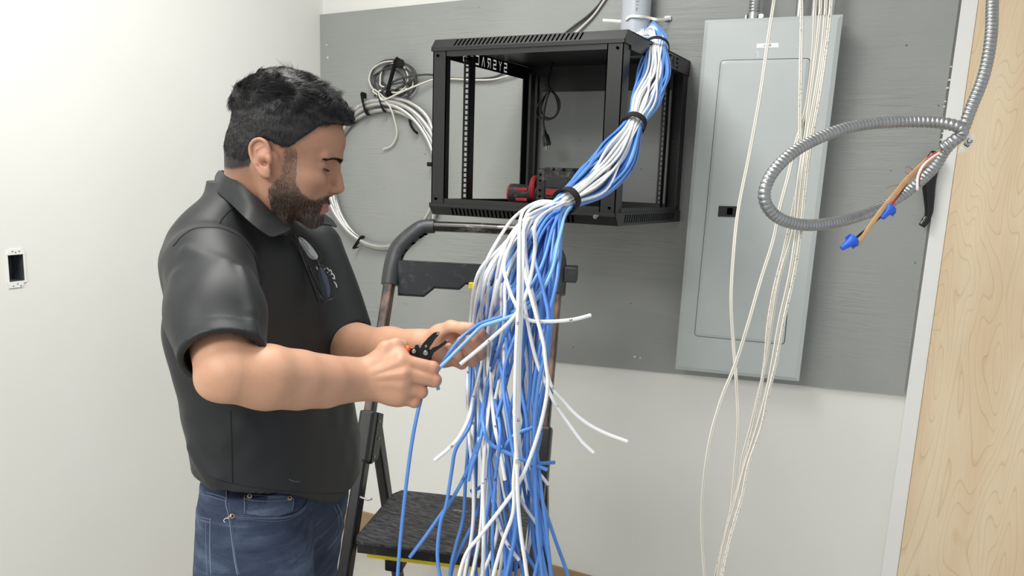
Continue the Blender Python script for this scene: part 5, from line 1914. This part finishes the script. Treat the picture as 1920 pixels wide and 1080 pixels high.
HZ = np.array([(-.13, -.124), (-.05, -.122), (.03, -.130), (.08, -.140), (.12, -.152), (.15, -.162), (.2, -.17)])
HEMZ = lambda L: np.interp(L[:, 0], HZ[:, 0], HZ[:, 1]) - .055 * sstep(L[:, 1], -.17, -.02) * sstep(L[:, 0], -.02, .10)
shirt_fn = lambda P: crease(P, BFOLDS, shirt_sdf(P), lambda x, y: 1.165 + .02 * (abs(x - 500) / 150))
lo = TO + TR @ np.array([-.30, -.36, -.30]); 
bx = np.stack([at_depth(x, y, d) for x in (290, 690) for y in (320, 960) for d in (.95, 1.62)])
Vs, Fs = poly_sdf(shirt_fn, bx.min(0) - .01, bx.max(0) + .01, .0036)
shirt = mesh_np('polo_shirt', Vs, Fs, M_shirt, per)
BS = BVHTree.FromPolygons([tuple(v) for v in Vs], [tuple(int(i) for i in f) for f in Fs])


def jeans_fn(P):
    d, L = loft(P, JNS, 2.2)
    d = d + .0025 * vnoise(P * np.array([1, 1, 1.6], np.float32), 16, 7) + .0012 * vnoise(P * np.array([1, 1, 2.2], np.float32), 45, 9)
    zlow = -(L[:, 2] + .40)
    d = smax(d, zlow, .03)
    for (hipp, r0) in ((at_depth(478, 1060, 1.27), .098), (at_depth(540, 1050, 1.46), .094)):
        h_ = hipp.copy()
        k_ = h_ + Rh * .035; k_[2] = .52
        a_ = h_ - Rh * .01; a_[2] = .10
        d = smin(d, chain(P, [h_, k_, a_], [r0, .072, .056], .03), .02)
    # crease between the thighs
    for (p, q, r, h) in (((560, 1075), (630, 985), .010, -.007), ((640, 985), (652, 950), .008, .004), ((400, 1050), (440, 1075), .012, .003), ((470, 1040), (560, 1020), .014, .003), ((480, 1000), (590, 990), .010, .0025)):
        m = chain(P, [at_depth(p[0], p[1], 1.20), at_depth(q[0], q[1], 1.27)], [0, 0], .001)
        d = d - h * np.exp(-(m / r) ** 2)
    # keep inside the shirt at the waist
    d = np.maximum(d, L[:, 2] - JTOP)
    return d


JTOP = ((at_depth(500, 868, 1.36) - TO) @ TR)[2]
c0 = at_depth(500, 1000, 1.36)
Vj, Fj = poly_sdf(jeans_fn, np.array([c0[0] - .36, c0[1] - .36, .07]), np.array([c0[0] + .36, c0[1] + .36, c0[2] + .26]), .0048)
jeans = mesh_np('jeans', Vj, Fj, M_denim, per)
BJ = BVHTree.FromPolygons([tuple(v) for v in Vj], [tuple(int(i) for i in f) for f in Fj])
# shoes
for (hipp) in (at_depth(478, 1060, 1.27), at_depth(540, 1050, 1.46)):
    f0 = hipp - Rh * .01; f0[2] = 0
    def shoe(P, f0=f0):
        a, b = f0 + UP * .045 - Rh * .03, f0 + UP * .035 + Rh * .17
        d = cone(P, a, b, .045, .038, (UP, 1.05))
        d = smin(d, cone(P, f0 + UP * .05, f0 + UP * .13, .050, .050), .02)
        return smax(d, -(P[:, 2] - .002), .003)
    Vx, Fx = poly_sdf(shoe, f0 - np.array([.2, .2, .02]), f0 + np.array([.27, .27, .2]), .006)
    mesh_np('shoe', Vx, Fx, simple('black_shoe_leather', '1b1a19', 0.5), per)


def on_surf(px, py, bvh, off=0.0):
    d = ray(px, py); d = d / np.linalg.norm(d)
    hit, nrm, _, _ = bvh.ray_cast(Vector(CAM), Vector(d))
    if hit is None: return None
    n = np.array(nrm)
    if n @ d > 0: n = -n
    return np.array(hit) + n * off


def surf_line(pts, bvh, r, name, m, parent, off=0.0, step=4, n=6, flat=None):
    P = spline(np.array([(x, y, 0) for x, y in pts], float), 6)
    Q = [on_surf(x, y, bvh, off) for x, y, _ in P]
    Q = [q_ for q_ in Q if q_ is not None]
    if len(Q) < 3: return None
    Q = np.array(Q)
    # drop jumps
    keep = [0]
    for i in range(1, len(Q)):
        if np.linalg.norm(Q[i] - Q[keep[-1]]) < .05: keep.append(i)
    Q = Q[keep]
    for _ in range(2): Q[1:-1] = Q[1:-1] * .5 + (Q[:-2] + Q[2:]) * .25
    mb = MB(); mb.tube(Q, r, n, flat=flat)
    return mb.build(name, m, parent, smooth=True)


# seams of the shirt
surf_line([(446, 384), (430, 395), (415, 412), (408, 427)], BS, .0011, 'shoulder_seam', M_seam, shirt)
surf_line([(325, 462), (338, 446), (355, 433), (375, 427), (408, 427), (428, 433), (449, 444), (468, 465), (480, 488), (487, 510)], BS, .0011, 'sleeve_seam', M_seam, shirt)
surf_line([(432, 770), (434, 820), (435, 870), (436, 905)], BS, .0011, 'side_seam', M_seam, shirt)
surf_line([(352, 876), (390, 893), (436, 907), (500, 917), (560, 923), (620, 926), (655, 922)], BS, .0008, 'hem_stitch', M_seam, shirt)
# placket
pl_ = [(552, 450), (566, 475), (580, 508), (592, 540), (600, 562)]
Lp = [on_surf(x - 5, y + 2, BS, .0012) for x, y in pl_]; Rp = [on_surf(x + 9, y - 2, BS, .0012) for x, y in pl_]
if all(q_ is not None for q_ in Lp + Rp):
    mb = MB(); V = Lp + Rp + [p + CM[2] * .003 for p in Lp + Rp]
    n = len(pl_)
    F = [(i, i + 1, n + i + 1, n + i) for i in range(n - 1)] + [(n - 1, n - 1 + n, 3 * n - 1 + n, 3 * n - 1), (0, 2 * n, 3 * n, n)]
    F += [(i, 2 * n + i, 2 * n + i + 1, i + 1) for i in range(n - 1)] + [(n + i, n + i + 1, 3 * n + i + 1, 3 * n + i) for i in range(n - 1)]
    mb.add(V, F); mb.build('placket', M_shirt, shirt)
for x, y in ((571, 478), (584, 512)):
    p = on_surf(x, y, BS, .003)
    if p is not None:
        mb = MB(); d_ = (CAM - p) / np.linalg.norm(CAM - p); mb.tube([p - d_ * .001, p + d_ * .001], .0052, 14); mb.build('button', simple('black_button', '141416', 0.25), shirt, auto=40)

# collar: near half given, far half mirrored
NC = at_depth(478, 380, 1.315)
YT = TR[:, 1]
near_in = [(413, 323, 1.318), (428, 330, 1.270), (450, 346, 1.247), (480, 373, 1.238), (510, 402, 1.238), (530, 420, 1.242), (545, 431, 1.250)]
near_out = [(403, 345, 1.325), (410, 364, 1.250), (434, 386, 1.205), (462, 412, 1.185), (484, 431, 1.180), (507, 447, 1.188), (532, 438, 1.215)]
near_in = [at_depth(*p) for p in near_in]; near_out = [at_depth(*p) for p in near_out]
for i in range(1, len(near_out)):
    u_, v_ = proj_px = (CM @ (near_out[i] - CAM))[:2] / (CM @ (near_out[i] - CAM))[2] * FPX
    q_ = on_surf(960 + u_, 540 - v_, BS, .0025)
    if q_ is not None and np.linalg.norm(q_ - near_out[i]) < .05: near_out[i] = q_
mirr = lambda p: p - 2 * ((p - NC) @ YT) * YT
mid_in = near_in[0]; mid_out = near_out[0]


def collar_strip(I, O, side):
    u = np.linspace(0, len(I) - 1, 40)
    I = np.stack([np.interp(u, range(len(I)), np.array(I)[:, k]) for k in range(3)], 1); O = np.stack([np.interp(u, range(len(O)), np.array(O)[:, k]) for k in range(3)], 1)
    for Q_ in (I, O):
        for _ in range(3): Q_[1:-6] = Q_[1:-6] * .5 + (Q_[:-7] + Q_[2:-5]) * .25
    n = len(I)
    rows = []
    for i in range(n):
        a, b = I[i], O[i]
        ax = NC + UP * ((a - NC) @ UP)
        out = (a + b) / 2 - ax; out[2] = 0; out /= np.linalg.norm(out); out = out * .8 + UP * .6
        lp = .022 * (1 - (i / (n - 1)) ** 3) + .0005
        rows.append([a - UP * lp - out * .001, a + UP * .001, a + out * .003 + UP * .002, a * .75 + b * .25 + out * .006, a * .45 + b * .55 + out * .006, b + out * .003, b + out * .0002, a * .5 + b * .5 + out * .001, a - UP * min(.008, lp) + out * .001])
    k = len(rows[0])
    V = [p for r_ in rows for p in r_]
    F = [(i * k + j, (i + 1) * k + j, (i + 1) * k + j + 1, i * k + j + 1) for i in range(n - 1) for j in range(k - 1)]
    F += [tuple(range(k - 1, 0, -1)), tuple((n - 1) * k + j for j in range(1, k))]
    mb = MB(); mb.add(V, F)
    return mb


mbc = collar_strip(near_in, near_out, 'near')
mb2 = collar_strip([mirr(p) for p in near_in], [mirr(p) for p in near_out], 'far')
mbc.add(mb2.v, mb2.f)
mbc.build('collar', M_shirt, shirt, smooth=True, auto=60)

# white embroidered marks on the far chest
for q_ in ([(607, 505), (612, 503), (617, 509)], [(613, 512), (619, 507), (622, 515)], [(617, 516), (624, 515), (627, 523)], [(621, 521), (627, 524)], [(624, 528), (629, 533), (631, 540)], [(592, 500), (594, 506)]):
    P = [on_surf(x, y, BS, .0012) for x, y in q_]
    if all(p is not None for p in P) and max(np.linalg.norm(P[i + 1] - P[i]) for i in range(len(P) - 1)) < .05:
        mb = MB(); mb.tube(spline(P, 4), .0013, 6); mb.build('embroidery', simple('white_thread', 'e6e6e6', 0.8), shirt, smooth=True)
surf_line([(542, 899), (552, 903), (562, 903)], BS, .0004, 'lint', M_stitch, shirt)

# ------------------------------------------------------------------ jeans details
st = lambda pts, r=.00055, off=.0002, nm='stitching', m=M_stitch: surf_line(pts, BJ, r, nm, m, jeans, off)
st([(350, 907), (372, 918), (398, 926), (425, 934)]); st([(350, 913), (372, 924), (398, 932), (424, 940)])
st([(424, 912), (425, 930), (424, 945), (430, 970), (435, 1010), (440, 1050), (446, 1079)], .0012, .0004)
st([(428, 930), (431, 960), (437, 1000), (442, 1050), (449, 1079)])
# back pocket
st([(343, 953), (352, 962), (372, 968), (395, 974)]); st([(343, 959), (352, 967), (372, 974), (394, 980)])
st([(395, 971), (394, 1000), (394, 1040), (396, 1079)], .0011); st([(386, 980), (386, 1010), (387, 1045), (389, 1079)])
# front pocket opening
fp = [(436, 966), (460, 967), (490, 970), (520, 971), (545, 967), (562, 957), (573, 945), (577, 934), (572, 928)]
st(fp, .0020, .0012, 'pocket_edge', M_denimp); st([(x, y + 6) for x, y in fp[:-2]]); st([(x, y + 2.5) for x, y in fp[:-2]], .0006, .0028)
st(fp[:5] + [(560, 960), (570, 947)], .0014, -.0002, 'pocket_shadow_seam', M_denimd)
# coin pocket
cp = [(459, 930), (480, 930), (505, 930), (530, 928), (546, 930), (548, 945), (544, 960), (520, 968), (490, 967), (459, 962)]
tri = [on_surf(x, y, BJ, .0022) for x, y in cp]
if all(p is not None for p in tri):
    ctr = on_surf(503, 948, BJ, .0026)
    mb = MB(); V = tri + [ctr]; mb.add(V, [(i, (i + 1) % len(tri), len(tri)) for i in range(len(tri))]); mb.build('coin_pocket', M_denimp, jeans, smooth=True)
st([(459, 936), (480, 938), (505, 938), (530, 936), (546, 936)], .0007, .003); st([(459, 930), (459, 945), (459, 962)], .0008, .003); st([(548, 932), (548, 945), (545, 958)], .0008, .003)
st([(632, 945), (640, 965), (642, 985), (634, 1005), (622, 1020), (615, 1030)], .0012); st([(626, 948), (634, 968), (636, 986), (628, 1003)], .0006)
for x, y in ((468, 934), (541, 932), (437, 966)):
    p = on_surf(x, y, BJ, .0035)
    if p is None: continue
    d_ = (CAM - p) / np.linalg.norm(CAM - p)
    mb = MB(); mb.tube([p - d_ * .0015, p + d_ * .0006, p + d_ * .0012], [.0042, .0042, .0030], 14)
    rv = mb.build('rivet', simple('copper_rivet', '9c8474', 0.4, 0.7), jeans, auto=40)
    mb = MB(); mb.tube([p + d_ * .0010, p + d_ * .0015], .0015, 10); mb.build('rivet_centre', M_blackd, rv)
st([(430, 972), (424, 971), (420, 976), (423, 979)], .0006, .001, 'loose_thread', M_zip); st([(437, 966), (428, 969)], .0006, .002, 'loose_thread', M_zip)
# belt loop end
for q_ in ([(392, 901), (401, 903)], [(394, 906), (407, 910)], [(396, 909), (405, 911)]): st([q_[0], ((q_[0][0] + q_[1][0]) / 2, (q_[0][1] + q_[1][1]) / 2), q_[1]], .0010, .001)
# ================================================================== hair, beard, brows
def skull_sdf(L):
    d = ell(L, (.006, 0, .052), (.083, .074, .087))
    d = smin(d, ell(L, (.050, 0, .052), (.062, .060, .056)), .02)
    d = smin(d, ell(L, (-.031, 0, .006), (.050, .056, .055)), .02)
    return d


def hair_off(L):
    x, y, z = L[:, 0], np.abs(L[:, 1]), L[:, 2]
    top = sstep(z - .35 * y, .055, .105)
    front = sstep(x, .045, .095) * sstep(z, .060, .090)
    return .0045 + .0150 * top + .003 * front - .003 * sstep(-z, -.02, .03)


def hair_cap(P):
    L = ((P - HO.astype(np.float32)) @ HR.astype(np.float32)) / HS
    d = skull_sdf(L) - hair_off(L)
    nz = vnoise(L * np.array([.5, 1, .8], np.float32), 120, 11) * (.0007 + .0018 * sstep(L[:, 2], .05, .10)) + vnoise(L * np.array([1, 1.6, 1], np.float32), 55, 12) * .0028 * sstep(L[:, 2], .05, .10)
    d = d + nz
    region = -(L[:, 2] - np.interp(L[:, 0], HLX, HLZ)) + vnoise(L, 240, 4) * .0022
    region = np.minimum(region, 1)
    d = smax(d, region * .9, .004)
    e = ear_sdf(L)
    d = smax(d, -(e - .0012), .002)
    return d * HS


M_hair = None
t = NT('dark_hair')
v = t.coords()
t.l(t.ramp(t.noise(v, 60, 4), [(0.3, lin('121113')), (0.7, lin('1e1c1f'))]), t.b.inputs['Base Color'])
t.b.inputs['Roughness'].default_value = 0.55
t.b.inputs['Specular IOR Level'].default_value = 0.5
t.bump(t.noise(t.coords((1, 1, 1)), 500, 3, .7), .5, .002)
M_hair = t.m
M_beard = simple('dark_beard_hair', '4a3c36', 0.5, var=0.3, vscale=200)
M_greyhair = simple('grey_beard_hair', '8c8580', 0.5, var=0.2, vscale=200)
Vc, Fc = poly_sdf(hair_cap, HM - .16, HM + .19, .0024)
hair = mesh_np('hair', Vc, Fc, M_hair, per)


def strands(roots, dirs, lens, rad, name, m, parent, curl=None, n=5, k=3, nrm=None):
    """thin tapering strands as one mesh"""
    N = len(roots)
    t_ = np.linspace(0, 1, n)
    P = roots[:, None, :] + dirs[:, None, :] * (lens[:, None] * t_)[..., None]
    if curl is not None: P = P + curl[:, None, :] * ((t_ ** 2)[None, :] * lens[:, None])[..., None]
    T = np.gradient(P, axis=1); T /= np.linalg.norm(T, axis=2)[..., None] + 1e-12
    ref = np.array([.3, .5, .81]); a = np.cross(T, ref); a /= np.linalg.norm(a, axis=2)[..., None] + 1e-9
    b = np.cross(T, a)
    R = (rad[:, None] if hasattr(rad, '__len__') else rad) * (1 - .85 * t_)[None, :]
    ang = np.arange(k) * 2 * math.pi / k
    V = P[:, :, None, :] + R[..., None, None] * (np.cos(ang)[None, None, :, None] * a[:, :, None, :] + np.sin(ang)[None, None, :, None] * b[:, :, None, :])
    V = V.reshape(-1, 3)
    base = (np.arange(N) * n * k)[:, None, None]
    i = np.arange(n - 1)[None, :, None]; j = np.arange(k)[None, None, :]
    j2 = (j + 1) % k
    F = np.stack(np.broadcast_arrays(base + i * k + j, base + i * k + j2, base + (i + 1) * k + j2, base + (i + 1) * k + j), -1).reshape(-1, 4)
    return mesh_np(name, V, F, m, parent)


def w2l(V): return ((V - HO) @ HR) / HS


def normals_of(fn, V, e=.001):
    V = V.astype(np.float32)
    g = np.stack([fn(V + np.array(o, np.float32)) - fn(V - np.array(o, np.float32)) for o in ((e, 0, 0), (0, e, 0), (0, 0, e))], 1)
    return g / (np.linalg.norm(g, axis=1)[:, None] + 1e-9)


Lc = w2l(Vc)
ok = np.where(hairline(Lc) > .0015)[0]
pick = rng.choice(ok, 30000)
R0 = Vc[pick]; L0_ = Lc[pick]; N0 = normals_of(hair_cap, R0) @ HR      # normals in head axes
x, y, z = L0_[:, 0], L0_[:, 1], L0_[:, 2]
topw = sstep(z - .3 * np.abs(y), .050, .100)
fw = sstep(x, .030, .085) * topw
# clumps: low frequency random sweep
sw = np.stack([vnoise(L0_.astype(np.float32), 42, s) for s in (21, 22, 23)], 1)
flow_side = np.array([-.35, 0, -1.0]); flow_top = np.array([.95, 0, .15])
fl_ = flow_side * (1 - topw[:, None]) + flow_top * topw[:, None] + sw * (.25 + .75 * topw[:, None])
fl_[:, 2] += fw * 1.4; fl_[:, 0] -= fw * .2
fl_ += np.stack([np.zeros_like(y), -y * 4 * topw, np.zeros_like(y)], 1)
fl_ = fl_ - N0 * (fl_ * N0).sum(1)[:, None]
fl_ /= np.linalg.norm(fl_, axis=1)[:, None] + 1e-9
d_ = fl_ + N0 * (.24 + .14 * topw + .22 * fw + rng.uniform(-.05, .12, len(x)))[:, None] + rng.normal(0, .10, (len(x), 3))
d_ /= np.linalg.norm(d_, axis=1)[:, None]
ln = (.0075 + .012 * topw + .002 * fw) * rng.uniform(.6, 1.25, len(x))
cu = (-N0 * (.12 + .32 * topw)[:, None] + sw[:, [1, 2, 0]] * .45 * topw[:, None])
strands(R0 - (N0 @ HR.T) * .001, d_ @ HR.T, ln, rng.uniform(.00022, .0005, len(x)) * (1 + .3 * topw), 'hair_strands', M_hair, hair, cu @ HR.T)
# tuft standing up at the crown
n = 60
rt = hw_((.004, .0, .148)) + rng.normal(0, .004, (n, 3))
dd = (np.array([-.35, 0, 1.0]) + rng.normal(0, .22, (n, 3))) @ HR.T
strands(rt, dd / np.linalg.norm(dd, axis=1)[:, None], rng.uniform(.012, .022, n), rng.uniform(.0003, .0006, n), 'crown_tuft', M_hair, hair, (rng.normal(0, .3, (n, 3)) + [-.4, 0, 0]) @ HR.T)

# beard and moustache
Lh = w2l(Vh)
bm = beard_mask(Lh)
inh = np.linalg.norm(Lh - [.03, 0, 0], axis=1) < .16
ok = np.where((bm > .35) & inh & (Lh[:, 1] < .06))[0]
pr_ = (.32 + .68 * sstep(-Lh[ok, 2], .015, .06)) * bm[ok]
pr_ /= pr_.sum()
pick = rng.choice(ok, 21000, p=pr_)
R0 = Vh[pick]; Lb = Lh[pick]; N0 = normals_of(body_head, R0) @ HR
flw = np.tile(np.array([.15, 0, -1.0]), (len(R0), 1))
mus = (Lb[:, 2] > -.056) & (Lb[:, 0] > .078)
flw[mus] = np.array([.1, 0, -1.0]) + np.sign(Lb[mus, 1])[:, None] * np.array([0, .9, 0])
chin = sstep(-Lb[:, 2], .060, .080) * sstep(Lb[:, 0], .05, .08)
flw = flw - N0 * (flw * N0).sum(1)[:, None]
flw /= np.linalg.norm(flw, axis=1)[:, None] + 1e-9
dd = flw + N0 * .35 + rng.normal(0, .16, R0.shape)
dd /= np.linalg.norm(dd, axis=1)[:, None]
ln = (.0035 + .0025 * sstep(-Lb[:, 2], .03, .07) + .0045 * chin + .0015 * mus) * rng.uniform(.6, 1.3, len(R0))
grey = rng.random(len(R0)) < np.where((chin > .4), .38, np.where(Lb[:, 2] > -.03, .22, .10))
beard = strands(R0[~grey], dd[~grey] @ HR.T, ln[~grey], rng.uniform(.00016, .00032, (~grey).sum()), 'beard', M_beard, per, (-N0[~grey] * .3) @ HR.T, n=4)
strands(R0[grey], dd[grey] @ HR.T, ln[grey], rng.uniform(.00015, .00028, grey.sum()), 'grey_beard_hairs', M_greyhair, beard, (-N0[grey] * .3) @ HR.T, n=4)
# eyebrows and lashes
BH = BVHTree.FromPolygons([tuple(v) for v in Vh], [tuple(int(i) for i in f) for f in Fh_])


def project_face(lp):
    """point in head coordinates pushed onto the skin along the face's front-side direction"""
    out = []
    for p in lp:
        w = hw_(p)
        co, nr, _, _ = BH.find_nearest(Vector(w))
        out.append(np.array(co))
    return np.array(out)


for sy, nm in ((-1, 'right'), (1, 'left')):
    n = 700
    t_ = rng.random(n)
    lx = np.interp(t_, [0, .5, 1], [.1125, .1065, .0860]); ly = np.interp(t_, [0, .5, 1], [.010, .027, .0515]) * sy
    lz = np.interp(t_, [0, .35, .7, 1], [.0205, .0222, .0228, .0205]) + rng.normal(0, 1, n) * np.interp(t_, [0, .5, 1], [.0019, .0018, .0008])
    rt = project_face(np.stack([lx, ly, lz], 1))
    dd = np.stack([np.interp(t_, [0, 1], [-.1, -.75]), sy * np.interp(t_, [0, 1], [.75, .6]), np.interp(t_, [0, .3, 1], [.7, .15, -.3])], 1) + rng.normal(0, .15, (n, 3))
    nr = normals_of(body_head, rt) @ HR
    dd = dd - nr * (dd * nr).sum(1)[:, None]; dd /= np.linalg.norm(dd, axis=1)[:, None]; dd = dd + nr * .22
    strands(rt, dd @ HR.T, rng.uniform(.004, .008, n), rng.uniform(.00025, .0004, n), 'eyebrow', M_hair, per, n=4)
    n = 90
    t_ = rng.random(n)
    rt = project_face(np.stack([np.interp(t_, [0, 1], [.0910, .0845]), np.interp(t_, [0, 1], [.0225, .0425]) * sy, np.interp(t_, [0, .5, 1], [.0062, .0045, .0065])], 1))
    dd = np.stack([np.full(n, 1.0), sy * np.interp(t_, [0, 1], [.0, .8]), np.full(n, -.75)], 1) + rng.normal(0, .12, (n, 3))
    dd /= np.linalg.norm(dd, axis=1)[:, None]
    strands(rt, dd @ HR.T, rng.uniform(.005, .0085, n), np.full(n, .00030), 'eyelashes', M_hair, per, (np.tile([0, 0, .35], (n, 1))) @ HR.T, n=4)
for sy in (-1, 1):
    ec = hw_((.0765, .032 * sy, .0092))
    me_ = bmesh.new(); bmesh.ops.create_uvsphere(me_, u_segments=24, v_segments=16, radius=.0120)
    mb = MB(); me_.verts.index_update(); mb.add([np.array(v.co) + ec for v in me_.verts], [[v.index for v in f.verts] for f in me_.faces]); me_.free()
    mb.build('eyeball', simple('dark_eye', '3a2c27', 0.12), per, smooth=True)
# fingernails
def nail(tip, prev, side, r, parent):
    tip, prev = np.array(tip), np.array(prev)
    T = (tip - prev) / np.linalg.norm(tip - prev)
    s_ = np.array(side, float); s_ -= T * (T @ s_); s_ /= np.linalg.norm(s_)
    w = np.cross(T, s_)
    V, F = [], []
    for i in range(6):
        a = (i / 5 - .35) * r * 1.5
        for j in range(7):
            th = math.radians(-48 + 16 * j)
            V.append(tip + T * a + (s_ * math.cos(th) + w * math.sin(th)) * r * (1.03 - .10 * (i == 5)) )
    F = [(i * 7 + j, i * 7 + j + 1, (i + 1) * 7 + j + 1, (i + 1) * 7 + j) for i in range(5) for j in range(6)]
    mb = MB(); mb.add(V, F); return mb.build('fingernail', M_nail, parent, smooth=True)


M_nail = simple('fingernail', 'd6ac98', 0.3, var=0.03)
if 0: nail(D_(*pts[3]), D_(*pts[2]), CM[1] + CM[2] * .5, rad[3], body)
if 0: nail(D_(*pts[3]), D_(*pts[2]), CM[0] * 1.0 + CM[2] * .2, rad[3], body)

# ================================================================== wire stripper in the right hand
ws = thing('wire_stripper', tuple(D_(790, 660, 1.20)), 'black wire stripper with orange handles held open in the right hand', 'wire stripper')
M_tool = simple('black_tool_steel', '1c1d1f', 0.38, 0.5, var=0.1)
M_orange = simple('orange_handle', 'f0702a', 0.45, var=0.03)
ZT = 1.203
nT = -CM[2]


def plate(px, d0, th, name, m, parent):
    P = [D_(x, y, d0) for x, y in px]
    n = len(P)
    mb = MB(); mb.add([p + nT * th / 2 for p in P] + [p - nT * th / 2 for p in P], [tuple(range(n)), tuple(range(2 * n - 1, n - 1, -1))] + [(i, (i + 1) % n, n + (i + 1) % n, n + i) for i in range(n)])
    return mb.build(name, m, parent)


plate([(787, 655), (793, 644), (803, 633), (813, 624), (820, 622), (825, 622.5), (822, 629), (815, 637), (810, 645), (806, 651), (803, 660), (793, 664)], ZT - .002, .004, 'upper_jaw', M_tool, ws)
plate([(797, 668), (803, 656), (808, 655), (811, 652), (816, 650), (822, 648), (832, 641), (838, 636), (842, 634.5), (841, 639), (835, 645), (825, 653), (814, 661), (810, 668), (804, 674)], ZT + .002, .004, 'lower_jaw', M_tool, ws)
plate([(768, 657), (772, 653), (777, 653), (779, 647), (784, 646), (786, 651), (793, 651), (800, 656), (808, 664), (810, 672), (806, 676), (800, 673), (790, 672), (780, 668), (768, 664)], ZT + .006, .004, 'body_plate', M_tool, ws)
plate([(820, 622), (825, 622.5), (823, 627), (818, 628)], ZT - .0042, .0006, 'jaw_tip', M_screw, ws)
plate([(836, 637), (842, 634.5), (841, 638), (837, 641)], ZT - .0003, .0006, 'jaw_tip', M_screw, ws)
for x, y, r in ((776, 659, .0036), (798, 662, .0042), (799, 649, .0024), (788, 650, .0022)):
    p = D_(x, y, ZT - .004)
    mb = MB(); mb.tube([p - nT * .008, p + nT * .0012, p + nT * .002], [r, r, r * .8], 16); mb.build('pivot', M_screw, ws, auto=40)
mb = MB()
mb.tube(spline([D_(783, 664, ZT + .010), D_(781, 671, ZT + .012), D_(786, 675, ZT + .012), D_(794, 674, ZT + .010)], 5), .0016, 8); mb.build('spring', M_screw, ws, smooth=True)
mb = MB()
mb.tube(spline([D_(778, 660, ZT + .008), D_(768, 657, ZT + .010), D_(760, 663, 1.214), D_(748, 680, 1.222), D_(738, 700, 1.224), D_(730, 722, 1.224)], 6), np.interp(np.linspace(0, 1, 31), [0, .2, .5, 1], [.004, .0062, .0068, .0055]), 10); mb.build('handle', M_orange, ws, smooth=True)
mb = MB()
mb.tube(spline([D_(796, 668, ZT + .008), D_(790, 680, 1.232), D_(782, 700, 1.236), D_(770, 722, 1.236), D_(758, 742, 1.232)], 6), .0055, 10); mb.build('handle', M_orange, ws, smooth=True)
# the visible end of the orange grip above the index finger
mb = MB(); mb.tube(spline([D_(767, 649, ZT + .003), D_(764, 654, ZT + .002), D_(761, 661, ZT + .003), D_(758, 668, ZT + .006)], 4), [.003] + [.0052] * 11 + [.005], 10); mb.build('grip_end', M_orange, ws, smooth=True)

# ================================================================== glasses hanging on the polo placket
gl = thing('eyeglasses', tuple(on_surf(590, 490, BS, .01)), 'eyeglasses hanging upright by one arm from the polo shirt neckline', 'eyeglasses')
M_frame = simple('dark_translucent_frame', '2a2c2e', 0.15, var=0.02)
t = NT('clear_lens'); t.b.inputs['Base Color'].default_value = lin('dfe4e6'); t.b.inputs['Roughness'].default_value = 0.03
t.b.inputs['Alpha'].default_value = 0.42; t.b.inputs['Metallic'].default_value = 0.35
M_lens = t.m
t = NT('tinted_lens'); t.b.inputs['Base Color'].default_value = lin('4a5060'); t.b.inputs['Roughness'].default_value = 0.04
t.b.inputs['Alpha'].default_value = 0.75; t.b.inputs['Metallic'].default_value = 0.4
M_lens2 = t.m
GD = {}


def gpt(x, y, off=.012):
    p = on_surf(min(x, 622), y, BS, 0)
    d0 = (CM @ (p - CAM))[2] if p is not None else 1.28
    return D_(x, y, min(d0, 1.33) - off)


lens1 = [(560, 443), (572, 450), (583, 461), (592, 473), (596, 482), (590, 487), (580, 483), (571, 470), (562, 456)]
lens2 = [(600, 500), (607, 506), (613, 518), (617, 533), (619, 548), (615, 559), (609, 559), (604, 545), (601, 528), (598, 512)]
for L_, m_, rim_x in ((lens1, M_lens, [(560, 442), (575, 449), (590, 463), (601, 478), (602, 485), (597, 489), (588, 487), (577, 478), (567, 462)]), (lens2, M_lens2, [(600, 498), (610, 502), (619, 514), (626, 532), (629, 548), (625, 559), (613, 563), (606, 555), (601, 535), (597, 514)])):
    P = [gpt(x, y) for x, y in L_]
    c = sum(P) / len(P); dd = np.mean([(CM @ (p - CAM))[2] for p in P])
    P = [D_(x, y, dd + (x - 590) * .0004 * 0) for x, y in L_]
    P = list(spline(P, 3, closed=True))[:-1]
    n = len(P); c = sum(P) / n
    mb = MB(); mb.add([p for p in P] + [c + nT * .0025], [(i, (i + 1) % n, n) for i in range(n)]); mb.add([p - nT * .002 for p in P] + [c + nT * .0005], [((i + 1) % n, i, n) for i in range(n)])
    ln_ = mb.build('lens', m_, gl, smooth=True)
    Q_ = [D_(x, y, dd + .003) for x, y in rim_x]
    mb = MB(); mb.tube(spline(Q_, 4, closed=True), .0012, 8); mb.build('rim', M_frame, gl, smooth=True)
mb = MB(); mb.tube(spline([gpt(594, 486, .012), gpt(597, 492, .010), gpt(601, 500, .012)], 4), .0017, 8); mb.build('bridge', M_frame, gl, smooth=True)
mb = MB(); mb.tube(spline([gpt(551, 441, .006), gpt(560, 460, .006), gpt(571, 492, .005), gpt(585, 525, .005), gpt(600, 552, .007), gpt(608, 563, .010)], 5), .0016, 8, flat=(1, 1.6)); mb.build('temple_arm', M_frame, gl, smooth=True)
mb = MB(); mb.tube(spline([gpt(612, 562, .012), gpt(604, 568, .009), gpt(607, 560, .007), gpt(596, 535, .004), gpt(580, 500, .004)], 5), .0015, 8, flat=(1, 1.6)); mb.build('temple_arm', M_frame, gl, smooth=True)
